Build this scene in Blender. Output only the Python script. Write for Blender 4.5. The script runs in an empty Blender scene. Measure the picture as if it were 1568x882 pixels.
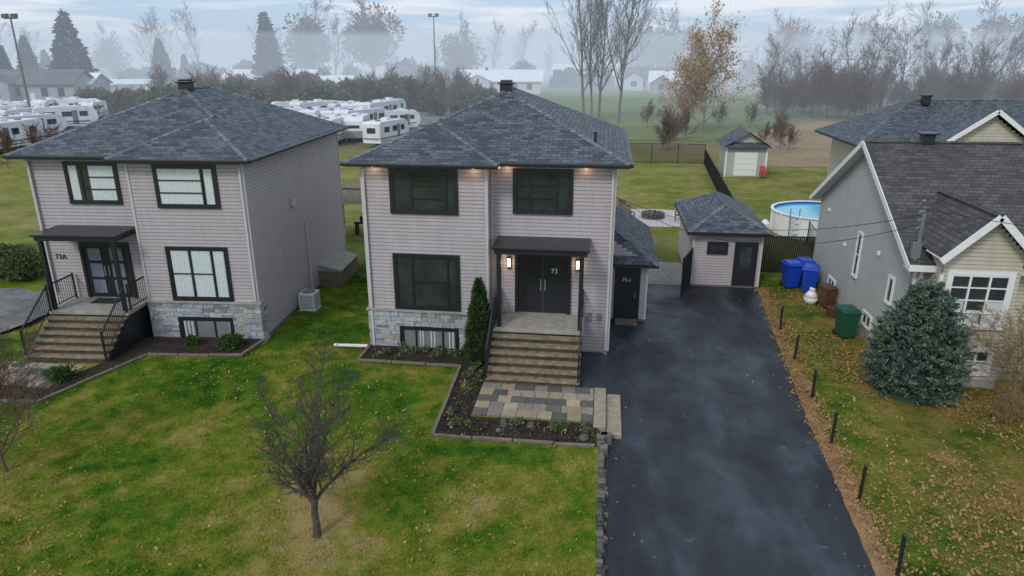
import bpy, math, random
import numpy as np
from mathutils import Vector, Matrix
R=math.radians
rng=random.Random(7); nr=np.random.RandomState(7)
sc=bpy.context.scene
sc.view_settings.view_transform='Standard'
sc.view_settings.look='None'
COL=sc.collection

# ------------------------------------------------------------------ node helpers
def newmat(name):
    m=bpy.data.materials.new(name); m.use_nodes=True
    nt=m.node_tree; return m,nt,nt.nodes['Principled BSDF']
def setin(nt,sock,val):
    if isinstance(val,bpy.types.NodeSocket): nt.links.new(val,sock)
    else: sock.default_value=val
def pos(nt): return nt.nodes.new('ShaderNodeNewGeometry').outputs['Position']
def objc(nt): return nt.nodes.new('ShaderNodeTexCoord').outputs['Object']
def island(nt): return nt.nodes.new('ShaderNodeNewGeometry').outputs['Random Per Island']
def mapping(nt,vec,scale=(1,1,1),rot=(0,0,0),loc=(0,0,0)):
    n=nt.nodes.new('ShaderNodeMapping'); nt.links.new(vec,n.inputs[0])
    n.inputs['Scale'].default_value=scale; n.inputs['Rotation'].default_value=rot; n.inputs['Location'].default_value=loc
    return n.outputs[0]
def noise(nt,vec,scale,detail=4,rough=.6,dist=0):
    n=nt.nodes.new('ShaderNodeTexNoise'); nt.links.new(vec,n.inputs['Vector'])
    n.inputs['Scale'].default_value=scale; n.inputs['Detail'].default_value=detail
    n.inputs['Roughness'].default_value=rough; n.inputs['Distortion'].default_value=dist
    return n.outputs['Fac']
def c4(c): return (c[0],c[1],c[2],1)
def ramp(nt,fac,stops):
    n=nt.nodes.new('ShaderNodeValToRGB'); nt.links.new(fac,n.inputs[0])
    e=n.color_ramp.elements
    while len(e)<len(stops): e.new(.5)
    for i,(p,c) in enumerate(stops):
        e[i].position=p; e[i].color=c4(c) if not isinstance(c,(int,float)) else (c,c,c,1)
    return n.outputs[0]
def mix(nt,fac,a,b,mode='MIX'):
    n=nt.nodes.new('ShaderNodeMix'); n.data_type='RGBA'; n.blend_type=mode
    setin(nt,n.inputs[0],fac)
    setin(nt,n.inputs[6],a if not isinstance(a,tuple) else c4(a)); setin(nt,n.inputs[7],b if not isinstance(b,tuple) else c4(b))
    return n.outputs[2]
def math_(nt,op,a,b=0.0):
    n=nt.nodes.new('ShaderNodeMath'); n.operation=op
    setin(nt,n.inputs[0],a); setin(nt,n.inputs[1],b); return n.outputs[0]
def maprange(nt,v,a,b,c=0.0,d=1.0):
    n=nt.nodes.new('ShaderNodeMapRange'); setin(nt,n.inputs[0],v)
    for i,x in enumerate((a,b,c,d)): n.inputs[i+1].default_value=x
    return n.outputs[0]
def sep(nt,v):
    n=nt.nodes.new('ShaderNodeSeparateXYZ'); nt.links.new(v,n.inputs[0]); return n.outputs
def bump(nt,b,h,st=.3,dist=.02):
    n=nt.nodes.new('ShaderNodeBump'); n.inputs['Strength'].default_value=st; n.inputs['Distance'].default_value=dist
    nt.links.new(h,n.inputs['Height']); nt.links.new(n.outputs[0],b.inputs['Normal'])
def sc3(c,k): return tuple(min(1,x*k) for x in c[:3])
def vscale(nt,c,v):
    n=nt.nodes.new('ShaderNodeVectorMath'); n.operation='SCALE'; nt.links.new(c,n.inputs[0]); nt.links.new(v,n.inputs['Scale']); return n.outputs[0]
def simple(name,col,rough=.6,metal=0,ns=6,var=.15,bs=.15,isl=0,spec=.4,bd=.01,streak=0):
    m,nt,b=newmat(name); p=objc(nt)
    f=noise(nt,p,ns,6,.65)
    c=mix(nt,maprange(nt,f,.3,.7),sc3(col,1-var),sc3(col,1+var))
    if isl: c=vscale(nt,c,maprange(nt,island(nt),0,1,1-isl,1+isl))
    if streak: c=vscale(nt,c,maprange(nt,noise(nt,mapping(nt,p,(3.2,3.2,.35)),1.6,6,.7),.3,.7,1-streak,1+streak*.5))
    nt.links.new(c,b.inputs['Base Color'])
    b.inputs['Roughness'].default_value=rough; b.inputs['Metallic'].default_value=metal
    b.inputs['Specular IOR Level'].default_value=spec
    if bs: bump(nt,b,noise(nt,p,ns*9,4),bs,bd)
    return m
def islmat(name,stops,rough=.8,var=.25,ns=20,bs=.3,bd=.01,transl=0):
    m,nt,b=newmat(name); p=objc(nt)
    c=ramp(nt,island(nt),stops)
    c=vscale(nt,c,maprange(nt,noise(nt,p,ns,4),.25,.75,1-var,1+var))
    nt.links.new(c,b.inputs['Base Color']); b.inputs['Roughness'].default_value=rough
    b.inputs['Specular IOR Level'].default_value=.25
    if bs: bump(nt,b,noise(nt,p,ns*4,4),bs,bd)
    if transl:
        t=nt.nodes.new('ShaderNodeBsdfTranslucent'); nt.links.new(c,t.inputs[0])
        mx=nt.nodes.new('ShaderNodeMixShader'); mx.inputs[0].default_value=transl
        nt.links.new(b.outputs[0],mx.inputs[1]); nt.links.new(t.outputs[0],mx.inputs[2])
        nt.links.new(mx.outputs[0],nt.nodes['Material Output'].inputs[0])
    return m
def shingle(name,c1,c2,moss=None):
    m,nt,b=newmat(name)
    uv=nt.nodes.new('ShaderNodeTexCoord').outputs['UV']
    br=nt.nodes.new('ShaderNodeTexBrick'); nt.links.new(uv,br.inputs['Vector'])
    br.inputs['Color1'].default_value=c4(c1); br.inputs['Color2'].default_value=c4(c2)
    br.inputs['Mortar'].default_value=c4(sc3(c1,.25)); br.inputs['Scale'].default_value=1
    br.inputs['Brick Width'].default_value=.34; br.inputs['Row Height'].default_value=.17
    br.inputs['Mortar Size'].default_value=.016; br.inputs['Mortar Smooth'].default_value=.5
    br.offset=.37
    f=noise(nt,uv,.6,5,.7); f2=noise(nt,uv,60,3,.7)
    c=mix(nt,maprange(nt,f,.3,.7,0,.2),br.outputs['Color'],sc3(c2,1.0))
    c=mix(nt,maprange(nt,f2,.25,.75,0,.5),c,sc3(c1,.5))
    if moss: c=mix(nt,maprange(nt,noise(nt,uv,.35,6,.75),.5,.62,0,.75),c,moss)
    nt.links.new(c,b.inputs['Base Color']); b.inputs['Roughness'].default_value=.66
    h=math_(nt,'ADD',math_(nt,'MULTIPLY',br.outputs['Fac'],-1.0),math_(nt,'MULTIPLY',f2,.6))
    bump(nt,b,h,.8,.014)
    return m

# ------------------------------------------------------------------ materials
M={}
M['siding']=simple('vinyl_siding',(.415,.370,.385),.5,ns=1.2,var=.06,bs=.05,streak=.10)
M['groove']=simple('siding_lap_joint_shadow',(.17,.15,.157),.8,var=.1,bs=0)  # clapboard shadow line painted as darker siding colour; wall cores share it
M['siding_b']=simple('vinyl_siding_beige',(.50,.46,.37),.55,ns=1.2,var=.07,bs=.05,streak=.08)
M['siding_g_and_shade']=simple('vinyl_siding_grey_and_shade',(.43,.43,.41),.55,ns=1.2,var=.07,bs=.05,streak=.08)  # grey shed siding; also the beige siding with shade put into its colour
M['groove_shadow_b']=simple('beige_lap_joint_shadow',(.24,.23,.20),.8,var=.1,bs=0)  # same painted shadow line for the beige and grey walls
M['trim']=simple('light_trim',(.50,.47,.48),.5,var=.05)
M['white']=simple('white_paint',(.74,.74,.72),.45,var=.05)
M['black']=simple('black_aluminium',(.015,.017,.021),.38,var=.2,bs=.05,spec=.5)
M['blackdoor']=simple('black_door_paint',(.020,.022,.026),.35,var=.15,bs=.03)
M['soffit']=simple('soffit_metal',(.05,.05,.055),.5)
M['conc']=simple('concrete',(.30,.28,.25),.85,ns=4,var=.3,bs=.4)
M['step']=simple('aggregate_step',(.205,.165,.108),.85,ns=5,var=.5,bs=.7,bd=.02)
M['riser']=simple('step_riser',(.07,.054,.037),.9,ns=4,var=.5,bs=.5)
M['roof']=shingle('asphalt_shingles',(.022,.031,.043),(.135,.158,.185))
M['roofr']=shingle('weathered_shingles',(.036,.033,.036),(.115,.102,.102),moss=(.032,.029,.028))
M['cap']=islmat('hip_cap_shingle',[(0,(.085,.10,.115)),(1,(.18,.195,.21))],.8,.3)
M['capr']=islmat('hip_cap_worn',[(0,(.06,.055,.055)),(1,(.11,.10,.095))],.8,.3)
M['stone']=islmat('stone_veneer',[(0,(.16,.19,.23)),(.3,(.31,.34,.38)),(.6,(.43,.45,.48)),(.85,(.38,.34,.29)),(1,(.25,.27,.29))],.85,.35,12,.6,.02)
M['mortar']=simple('mortar',(.26,.26,.26),.95)
M['dark']=simple('dark_interior',(.030,.036,.042),.9,ns=1.1,var=.75)
M['curtain']=simple('white_curtain',(.78,.80,.80),.9,var=.08)
M['bark']=simple('bark',(.095,.078,.066),.95,ns=14,var=.45,bs=.9,bd=.02)
M['bark_l']=simple('bark_pale',(.17,.155,.145),.95,ns=9,var=.4,bs=.5)
M['bark_d']=simple('bark_far',(.095,.072,.060),.95,ns=2,var=.3,bs=0)
M['bark_red']=simple('twigs_reddish',(.145,.092,.066),.95,ns=2,var=.3,bs=0)
M['twig_y']=simple('twig_ochre',(.26,.18,.085),.9,ns=5,var=.3,bs=0)
M['wood']=simple('weathered_wood',(.16,.13,.10),.85,ns=5,var=.3,bs=.5)
M['metal']=simple('galvanised',(.35,.36,.37),.35,metal=.7,var=.1)
M['rv']=simple('rv_shell',(.66,.67,.69),.4,var=.12,ns=1)
M['rvs']=simple('rv_stripe',(.16,.18,.22),.4)
M['rubber']=simple('rubber',(.02,.02,.02),.8)
M['blue']=simple('blue_plastic',(.010,.06,.42),.35,var=.1)
M['green']=simple('green_plastic',(.012,.085,.045),.4,var=.1)
M['brown']=simple('brown_plastic',(.10,.045,.025),.5,var=.1)
M['red']=simple('red_plastic',(.40,.05,.06),.5,var=.1)
M['snow']=simple('snowy_roof',(.74,.76,.80),.8,ns=.4,var=.12)
M['roof_far']=simple('far_roof',(.10,.105,.115),.85,ns=.4,var=.3,bs=0)
M['wall_far']=simple('far_wall',(.33,.34,.34),.8,ns=.5,var=.1,bs=0)
M['wall_far2']=simple('far_wall_white',(.62,.63,.63),.8,ns=.5,var=.1,bs=0)
M['paver']=islmat('pavers',[(0,(.085,.078,.075)),(.30,(.12,.11,.10)),(.33,(.27,.21,.135)),(.6,(.33,.265,.175)),(.64,(.17,.155,.145)),(1,(.36,.30,.21))],.85,.25,8,.5)
M['slab']=simple('tan_slab',(.29,.245,.175),.85,ns=5,var=.25,bs=.5)
M['edgestone']=islmat('edging_stone',[(0,(.055,.055,.055)),(.5,(.12,.11,.10)),(1,(.20,.17,.145))],.9,.4,9,.8,.03)
M['leaf']=islmat('fallen_leaves',[(0,(.38,.21,.075)),(.4,(.28,.145,.055)),(.75,(.46,.32,.15)),(1,(.15,.075,.035))],.8,.2,5,0,transl=.2)
M['cedar']=islmat('cedar_foliage',[(0,(.030,.065,.018)),(.5,(.05,.10,.025)),(1,(.085,.14,.035))],.8,.4,4,0,transl=.15)
M['spruce']=islmat('blue_spruce_foliage',[(0,(.055,.095,.065)),(.5,(.11,.165,.125)),(1,(.24,.31,.25))],.8,.45,3,0,transl=.1)
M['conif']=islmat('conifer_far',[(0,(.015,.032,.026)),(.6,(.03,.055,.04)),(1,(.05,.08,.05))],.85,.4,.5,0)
M['bushg']=islmat('bush_green',[(0,(.045,.065,.025)),(.6,(.09,.115,.045)),(1,(.15,.16,.07))],.85,.35,.6,0,transl=.1)
M['bushb']=islmat('bush_brown',[(0,(.09,.065,.045)),(.6,(.16,.115,.075)),(1,(.24,.17,.105))],.85,.35,.6,0,transl=.1)
M['orange']=islmat('autumn_foliage',[(0,(.33,.19,.075)),(.5,(.48,.30,.11)),(1,(.60,.41,.19))],.8,.25,.6,0,transl=.3)
M['bedplant']=islmat('bed_plants',[(0,(.05,.07,.025)),(.5,(.10,.14,.05)),(1,(.24,.22,.12))],.8,.3,3,0,transl=.2)
M['mulchchip']=islmat('mulch_chips',[(0,(.02,.015,.012)),(.7,(.05,.038,.03)),(1,(.12,.10,.08))],.95,.3,9,0)
M['gravel']=simple('white_gravel',(.46,.42,.42),.9,ns=5,var=.35,bs=1,bd=.03)
def emis(name,col,st):
    m,nt,b=newmat(name); b.inputs['Emission Color'].default_value=c4(col); b.inputs['Emission Strength'].default_value=st
    b.inputs['Base Color'].default_value=c4(col); return m
M['lamp']=emis('warm_lamp',(1,.66,.34),5)
m,nt,b=newmat('window_glass')
gl=nt.nodes.new('ShaderNodeBsdfGlossy'); gl.inputs['Roughness'].default_value=.03
tr=nt.nodes.new('ShaderNodeBsdfTransparent'); tr.inputs[0].default_value=(.92,.95,.96,1)
lw=nt.nodes.new('ShaderNodeLayerWeight'); lw.inputs[0].default_value=.35
bp=nt.nodes.new('ShaderNodeBump'); bp.inputs['Strength'].default_value=.05; nt.links.new(noise(nt,objc(nt),1.3,2),bp.inputs['Height']); nt.links.new(bp.outputs[0],gl.inputs['Normal'])
mx=nt.nodes.new('ShaderNodeMixShader'); nt.links.new(maprange(nt,lw.outputs['Facing'],0,1,.045,.6),mx.inputs[0])
nt.links.new(tr.outputs[0],mx.inputs[1]); nt.links.new(gl.outputs[0],mx.inputs[2]); nt.links.new(mx.outputs[0],nt.nodes['Material Output'].inputs[0])
M['glass']=m
m,nt,b=newmat('pool_water'); b.inputs['Base Color'].default_value=(.05,.38,.55,1); b.inputs['Roughness'].default_value=.08
bump(nt,b,noise(nt,objc(nt),3,3),.15,.05); M['water']=m
def linkmat(name,col,scale,th):
    m,nt,b=newmat(name); b.inputs['Base Color'].default_value=c4(col); b.inputs['Roughness'].default_value=.5
    p=sep(nt,nt.nodes.new('ShaderNodeTexCoord').outputs['UV'])
    s1=math_(nt,'ADD',p[0],p[1]); s2=math_(nt,'SUBTRACT',p[0],p[1])
    f=[math_(nt,'LESS_THAN',math_(nt,'FRACT',math_(nt,'MULTIPLY',s,scale)),th) for s in (s1,s2)]
    a=math_(nt,'MAXIMUM',f[0],f[1]); nt.links.new(a,b.inputs['Alpha']); return m
M['link']=linkmat('chain_link',(.03,.03,.03),10,.22)
def grass_color(nt,p,blade=False):
    s=sep(nt,p)
    n1=noise(nt,p,.30,6,.68,.7); n2=noise(nt,p,1.5,5,.72); n3=noise(nt,p,34,3,.7)
    f=math_(nt,'ADD',math_(nt,'MULTIPLY',n1,.64),math_(nt,'MULTIPLY',n2,.44)); f=math_(nt,'SUBTRACT',f,.045)
    f=math_(nt,'ADD',f,math_(nt,'MULTIPLY',math_(nt,'SUBTRACT',n3,.5),.30))
    dry2=math_(nt,'MULTIPLY',maprange(nt,s[1],21,12,0,.055),maprange(nt,s[0],1.5,1.0,0,1)); f=math_(nt,'ADD',f,dry2)
    d=nt.nodes.new('ShaderNodeVectorMath'); d.operation='DISTANCE'; nt.links.new(p,d.inputs[0]); d.inputs[1].default_value=(-6.4,12.6,.25)
    f=math_(nt,'ADD',f,maprange(nt,d.outputs['Value'],.2,2.8,.10,0))
    c=ramp(nt,f,[(.38,(.022,.080,.006)),(.46,(.055,.145,.009)),(.52,(.125,.185,.014)),(.59,(.235,.225,.034)),(.67,(.37,.285,.115))])
    brown=ramp(nt,f,[(.38,(.06,.105,.014)),(.47,(.17,.155,.032)),(.56,(.30,.20,.068)),(.68,(.40,.275,.13))])
    c=mix(nt,math_(nt,'MULTIPLY',maprange(nt,s[0],6,9,0,.8),maprange(nt,s[1],33,30,0,1)),c,brown)
    if blade: c=vscale(nt,c,maprange(nt,island(nt),0,1,.6,1.45))
    return c,n3,n2
m,nt,b=newmat('lawn_ground'); p=pos(nt); c,n3,n2=grass_color(nt,p); s=sep(nt,p)
far=ramp(nt,noise(nt,p,.035,5,.6),[(.35,(.09,.12,.04)),(.5,(.17,.165,.065)),(.62,(.23,.18,.10))])
yard=ramp(nt,math_(nt,'ADD',math_(nt,'MULTIPLY',noise(nt,p,.3,6,.7),.7),math_(nt,'MULTIPLY',n2,.3)),[(.38,(.095,.135,.022)),(.5,(.20,.20,.048)),(.62,(.30,.25,.11))])
c=mix(nt,maprange(nt,s[1],31,36),c,yard); c=mix(nt,maprange(nt,s[1],68,76),c,far)
nt.links.new(c,b.inputs['Base Color']); b.inputs['Roughness'].default_value=.95; b.inputs['Specular IOR Level'].default_value=.1
bump(nt,b,math_(nt,'ADD',n3,n2),.9,.06); M['ground']=m
m,nt,b=newmat('grass_blades'); c,_,_=grass_color(nt,pos(nt),True); nt.links.new(c,b.inputs['Base Color'])
b.inputs['Roughness'].default_value=.7; b.inputs['Specular IOR Level'].default_value=.2
t=nt.nodes.new('ShaderNodeBsdfTranslucent'); nt.links.new(c,t.inputs[0]); mx=nt.nodes.new('ShaderNodeMixShader'); mx.inputs[0].default_value=.3
nt.links.new(b.outputs[0],mx.inputs[1]); nt.links.new(t.outputs[0],mx.inputs[2]); nt.links.new(mx.outputs[0],nt.nodes['Material Output'].inputs[0]); M['blade']=m
def dirt(name,c1,c2,ns=2.,bs=.8):
    m,nt,b=newmat(name); p=pos(nt); f=noise(nt,p,ns,7,.7); g=noise(nt,p,ns*14,4,.7)
    c=mix(nt,maprange(nt,math_(nt,'ADD',math_(nt,'MULTIPLY',f,.6),math_(nt,'MULTIPLY',g,.4)),.38,.62),c1,c2)
    nt.links.new(c,b.inputs['Base Color']); b.inputs['Roughness'].default_value=.95; b.inputs['Specular IOR Level'].default_value=.15
    bump(nt,b,g,bs,.04); return m
M['mulch']=dirt('mulch',(.018,.014,.011),(.06,.048,.038),3)
M['strip']=dirt('leafy_dirt',(.17,.095,.045),(.40,.25,.125),1.5)
M['field']=dirt('brown_field',(.20,.145,.085),(.31,.23,.14),.12,.3)
M['gfield']=dirt('green_field',(.10,.15,.05),(.18,.20,.08),.07,.3)
M['cutfield']=dirt('tan_field',(.20,.145,.10),(.29,.21,.145),.05,.3)
M['lot']=dirt('gravel_lot',(.10,.105,.11),(.22,.22,.225),.6,.5)
M['lotg']=dirt('gravel_driveway',(.10,.10,.105),(.24,.23,.23),1.2,.8)
# asphalt
m,nt,b=newmat('driveway_asphalt'); p=pos(nt); s=sep(nt,p)
f=noise(nt,mapping(nt,p,(1.0,.45,1)),.75,5,.58,.35); g=noise(nt,p,90,3,.8); h=noise(nt,p,.5,5,.6,.8)
wob=math_(nt,'MULTIPLY',math_(nt,'SUBTRACT',noise(nt,p,.35,3),.5),1.6)
# worn wheel paths along the length of the drive
wp=math_(nt,'COSINE',math_(nt,'MULTIPLY',math_(nt,'ADD',s[0],wob),3.6))
fm=math_(nt,'ADD',f,math_(nt,'MULTIPLY',wp,.035))
c=ramp(nt,fm,[(.38,(.010,.012,.016)),(.52,(.019,.024,.032)),(.68,(.046,.057,.075))])
c=mix(nt,maprange(nt,g,.55,.8,0,.4),c,(.10,.10,.11))
cr=noise(nt,p,1.1,8,.65)
c=mix(nt,math_(nt,'MULTIPLY',maprange(nt,cr,.66,.69),maprange(nt,g,.3,.6,0,.5)),c,(.20,.20,.21))
pt=noise(nt,mapping(nt,p,(1,1,1),(0,0,0),(13,4,0)),.8,6,.7)
c=mix(nt,maprange(nt,pt,.66,.68,0,.5),c,(.055,.045,.042))
nt.links.new(c,b.inputs['Base Color'])
nt.links.new(maprange(nt,h,.35,.65,.34,.66),b.inputs['Roughness']); b.inputs['Specular IOR Level'].default_value=.40
bump(nt,b,g,.5,.012); M['asphalt']=m

# ------------------------------------------------------------------ mesh builder
def empty(name,loc=(0,0,0)):
    e=bpy.data.objects.new(name,None); COL.objects.link(e); e.location=loc; e.empty_display_size=.3; return e
MIRX=None
class MB:
    def __init__(s): s.v=[];s.f=[];s.m=[];s.uv=[]
    def face(s,pts,mi=0,uv=None):
        i=len(s.v); s.v+= [tuple(p) for p in pts]; s.f.append(tuple(range(i,i+len(pts)))); s.m.append(mi)
        s.uv.append(uv if uv else [(0,0)]*len(pts))
    def hexa(s,c,mi=0):
        i=len(s.v); s.v+=[tuple(p) for p in c]
        for q in ((0,2,3,1),(4,5,7,6),(0,1,5,4),(2,6,7,3),(0,4,6,2),(1,3,7,5)):
            s.f.append(tuple(i+k for k in q)); s.m.append(mi); s.uv.append([(0,0)]*4)
    def boxP(s,P,s0,s1,d0,d1,z0,z1,mi=0):
        s.hexa([P(a,d,z) for z in (z0,z1) for d in (d0,d1) for a in (s0,s1)],mi)
    def box(s,x0,x1,y0,y1,z0,z1,mi=0):
        s.hexa([(a,d,z) for z in (z0,z1) for d in (y0,y1) for a in (x0,x1)],mi)
    def beam(s,p0,p1,w,h,mi=0):
        p0=Vector(p0);p1=Vector(p1);d=(p1-p0).normalized(); u=Vector((0,0,1))
        if abs(d.z)>.95:u=Vector((0,1,0))
        a=d.cross(u).normalized()*w/2; c=a.cross(d).normalized()*h/2
        s.hexa([p+sa*a+sb*c for p in (p0,p1) for sb in (-1,1) for sa in (-1,1)],mi)
    def tube(s,p0,p1,r0,r1=None,n=8,mi=0,cap=True):
        if r1 is None:r1=r0
        p0=Vector(p0);p1=Vector(p1);d=(p1-p0).normalized();u=Vector((0,0,1)) if abs(d.z)<.95 else Vector((1,0,0))
        a=d.cross(u).normalized();c=d.cross(a)
        i=len(s.v)
        for p,r in ((p0,r0),(p1,r1)):
            for k in range(n):
                t=2*math.pi*k/n; s.v.append(tuple(p+(a*math.cos(t)+c*math.sin(t))*r))
        for k in range(n):
            s.f.append((i+k,i+(k+1)%n,i+n+(k+1)%n,i+n+k)); s.m.append(mi); s.uv.append([(0,0)]*4)
        if cap:
            s.f.append(tuple(i+k for k in range(n))[::-1]); s.m.append(mi); s.uv.append([(0,0)]*n)
            s.f.append(tuple(i+n+k for k in range(n))); s.m.append(mi); s.uv.append([(0,0)]*n)
    def slope(s,pts,mi=0):
        P=[Vector(p) for p in pts]; n=Vector((0,0,0))
        for k in range(len(P)): n+= (P[k]-P[0]).cross(P[(k+1)%len(P)]-P[0])
        n.normalize()
        if n.z<0:n=-n
        h=Vector((0,0,1)).cross(n)
        h=h.normalized() if h.length>1e-4 else Vector((1,0,0)); w=n.cross(h)
        s.face(pts,mi,[((p).dot(h),(p).dot(w)) for p in P])
    def build(s,name,mats,parent=None,bevel=0,smooth=False):
        v=s.v;f=s.f;uv=s.uv
        if MIRX is not None:
            v=[(MIRX-a,b_,c_) for a,b_,c_ in v]; f=[tuple(reversed(q)) for q in f]; uv=[list(reversed(q)) for q in uv]
        me=bpy.data.meshes.new(name); me.from_pydata(v,[],f)
        for mt in mats: me.materials.append(M[mt])
        me.polygons.foreach_set('material_index',s.m)
        ul=me.uv_layers.new(name='UVMap'); flat=[c for q in uv for t in q for c in t]; ul.data.foreach_set('uv',flat)
        if smooth: me.polygons.foreach_set('use_smooth',[True]*len(f))
        me.update(); o=bpy.data.objects.new(name,me); COL.objects.link(o)
        if parent: o.parent=parent
        if bevel:
            bm=o.modifiers.new('b','BEVEL'); bm.width=bevel; bm.segments=2; bm.limit_method='ANGLE'
        return o
def np_mesh(name,V,mat,parent=None,link=True):
    n,k,_=V.shape; me=bpy.data.meshes.new(name)
    me.vertices.add(n*k); me.vertices.foreach_set('co',V.reshape(-1).astype(np.float32))
    me.loops.add(n*k); me.loops.foreach_set('vertex_index',np.arange(n*k,dtype=np.int32))
    me.polygons.add(n); me.polygons.foreach_set('loop_start',np.arange(0,n*k,k,dtype=np.int32))
    try: me.polygons.foreach_set('loop_total',np.full(n,k,dtype=np.int32))
    except Exception: pass
    me.update(calc_edges=True); me.validate(); me.materials.append(M[mat])
    if not link: return me
    o=bpy.data.objects.new(name,me); COL.objects.link(o)
    if parent:o.parent=parent
    return o
def front(Y): return lambda s,d,z:(s,Y-d,z)
def back(Y): return lambda s,d,z:(s,Y+d,z)
def leftf(X): return lambda s,d,z:(X-d,s,z)
def rightf(X): return lambda s,d,z:(X+d,s,z)
def lap(mb,P,s0,s1,z0,z1,mi=0,step=.125,rngf=None,g=.019):
    z=z0
    while z<z1-.01:
        zt=min(z+step,z1); a,b=s0,s1
        if rngf:
            a,b=rngf((z+zt)/2)
            if b-a<.05: z=zt; continue
        zg=max(z+.01,zt-g)
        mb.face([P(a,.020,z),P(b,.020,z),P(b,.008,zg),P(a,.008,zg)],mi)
        mb.face([P(a,.008,zg),P(b,.008,zg),P(b,.003,zt),P(a,.003,zt)],mi+1)  # top strip of each course coloured dark to draw the lap shadow
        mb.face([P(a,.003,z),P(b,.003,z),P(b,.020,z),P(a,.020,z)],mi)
        z=zt
def window(mb,P,s0,s1,z0,z1,vert=(),horiz=(),hr=(0,1),tw=.10,curt=None,tm=0):
    mb.boxP(P,s0,s1,.0,.075,z1-tw,z1,tm); mb.boxP(P,s0,s1,.0,.085,z0,z0+tw,tm)
    mb.boxP(P,s0,s0+tw,.0,.073,z0+tw,z1-tw,tm); mb.boxP(P,s1-tw,s1,.0,.073,z0+tw,z1-tw,tm)
    a0,a1,b0,b1=s0+tw,s1-tw,z0+tw,z1-tw; w=a1-a0;h=b1-b0
    for q in ((a0,a1,b1-.045,b1),(a0,a1,b0,b0+.045),(a0,a0+.045,b0+.045,b1-.045),(a1-.045,a1,b0+.045,b1-.045)):
        mb.boxP(P,q[0],q[1],.02,.062,q[2],q[3],tm)
    mb.face([P(a0,.021,b0),P(a1,.021,b0),P(a1,.021,b1),P(a0,.021,b1)],2)
    mb.face([P(a0,.052,b0),P(a1,.052,b0),P(a1,.052,b1),P(a0,.052,b1)],1)
    for t in vert: mb.boxP(P,a0+w*t-.03,a0+w*t+.03,.022,.066,b0+.045,b1-.045,tm)
    for t in horiz: mb.boxP(P,a0+w*hr[0],a0+w*hr[1],.022,.064,b0+h*t-.02,b0+h*t+.02,tm)
    if curt:
        for (c0,c1,d0,d1) in curt:
            n=max(4,int((c1-c0)*w/.06))
            for i in range(n):
                x0=a0+w*(c0+(c1-c0)*i/n); x1=a0+w*(c0+(c1-c0)*(i+1)/n)
                da=.026+.014*(i%2); db=.026+.014*((i+1)%2)
                mb.face([P(x0,da,b0+h*d0),P(x1,db,b0+h*d0),P(x1,db,b0+h*d1),P(x0,da,b0+h*d1)],3)
def stones(mb,P,s0,s1,rows,skip=None):
    for z0,z1 in rows:
        s=s0
        while s<s1-.02:
            w=rng.choice([.14,.2,.28,.36,.45]); e=min(s+w,s1)
            if s1-e<.08: e=s1
            segs=[(s,e)]
            if skip and z0<skip[3]-.02 and z1>skip[2]+.02:
                segs=[]
                if s<skip[0]: segs.append((s,min(e,skip[0])))
                if e>skip[1]: segs.append((max(s,skip[1]),e))
            for a,b in segs:
                if b-a<.04: continue
                split=rng.random()<.35 and z1-z0>.15
                zz=[(z0,z1)] if not split else [(z0,(z0+z1)/2),((z0+z1)/2,z1)]
                for c,d in zz: mb.boxP(P,a+.007,b-.007,.03,.065+rng.random()*.035,c+.007,d-.007,0)
            s=e
def caps(mb,p0,p1,mi=0,w=.12):
    p0=Vector(p0);p1=Vector(p1);d=p1-p0;L=d.length;d.normalize()
    s=d.cross(Vector((0,0,1))).normalized(); n=int(L/.2)
    u=s.cross(d).normalized()
    if u.z<0:u=-u
    for i in range(n):
        a=p0+d*L*i/n+u*.035; b=p0+d*(L*(i+1)/n+.03)+u*.018
        dr=w*.47
        i0=len(mb.v)
        mb.v+=[tuple(a-s*w-u*dr),tuple(a),tuple(a+s*w-u*dr),tuple(b-s*w-u*dr),tuple(b),tuple(b+s*w-u*dr)]
        for q in ((0,1,4,3),(1,2,5,4)): mb.f.append(tuple(i0+k for k in q)); mb.m.append(mi); mb.uv.append([(0,0)]*4)
def fascia(mb,outline,E,h,mi=0):
    n=len(outline)
    for i in range(n):
        a=outline[i];b=outline[(i+1)%n]
        mb.face([(a[0],a[1],E-h),(b[0],b[1],E-h),(b[0],b[1],E),(a[0],a[1],E)],mi)
    mb.face([(a[0],a[1],E-h) for a in outline],mi+1)
def hiproof(par,x0,x1,y0,y1,E,s,roof='roof',cap='cap',h=.15,name='roof'):
    mb=MB(); w=(x1-x0)/2; L=(y1-y0)/2; k=min(w,L)
    if w<=L: r1=((x0+x1)/2,y0+w,E+s*w); r2=((x0+x1)/2,y1-w,E+s*w)
    else: r1=(x0+L,(y0+y1)/2,E+s*L); r2=(x1-L,(y0+y1)/2,E+s*L)
    A,B,C,D=(x0,y0,E),(x1,y0,E),(x1,y1,E),(x0,y1,E)
    if w<=L:
        for q in ([A,B,r1],[B,C,r2,r1],[C,D,r2],[D,A,r1,r2]): mb.slope(q)
        hp=[(A,r1),(B,r1),(C,r2),(D,r2),(r1,r2)]
    else:
        for q in ([A,B,r2,r1],[B,C,r2],[C,D,r1,r2],[D,A,r1]): mb.slope(q)
        hp=[(A,r1),(D,r1),(B,r2),(C,r2),(r1,r2)]
    fascia(mb,[(x0,y0),(x1,y0),(x1,y1),(x0,y1)],E,h,1)
    mb.build(name,[roof,'black','soffit'],par)
    mc=MB()
    for a,b in hp:
        if (Vector(a)-Vector(b)).length>.3: caps(mc,a,b,0,.12)
    mc.build(name+'_caps',[cap],par)
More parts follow.
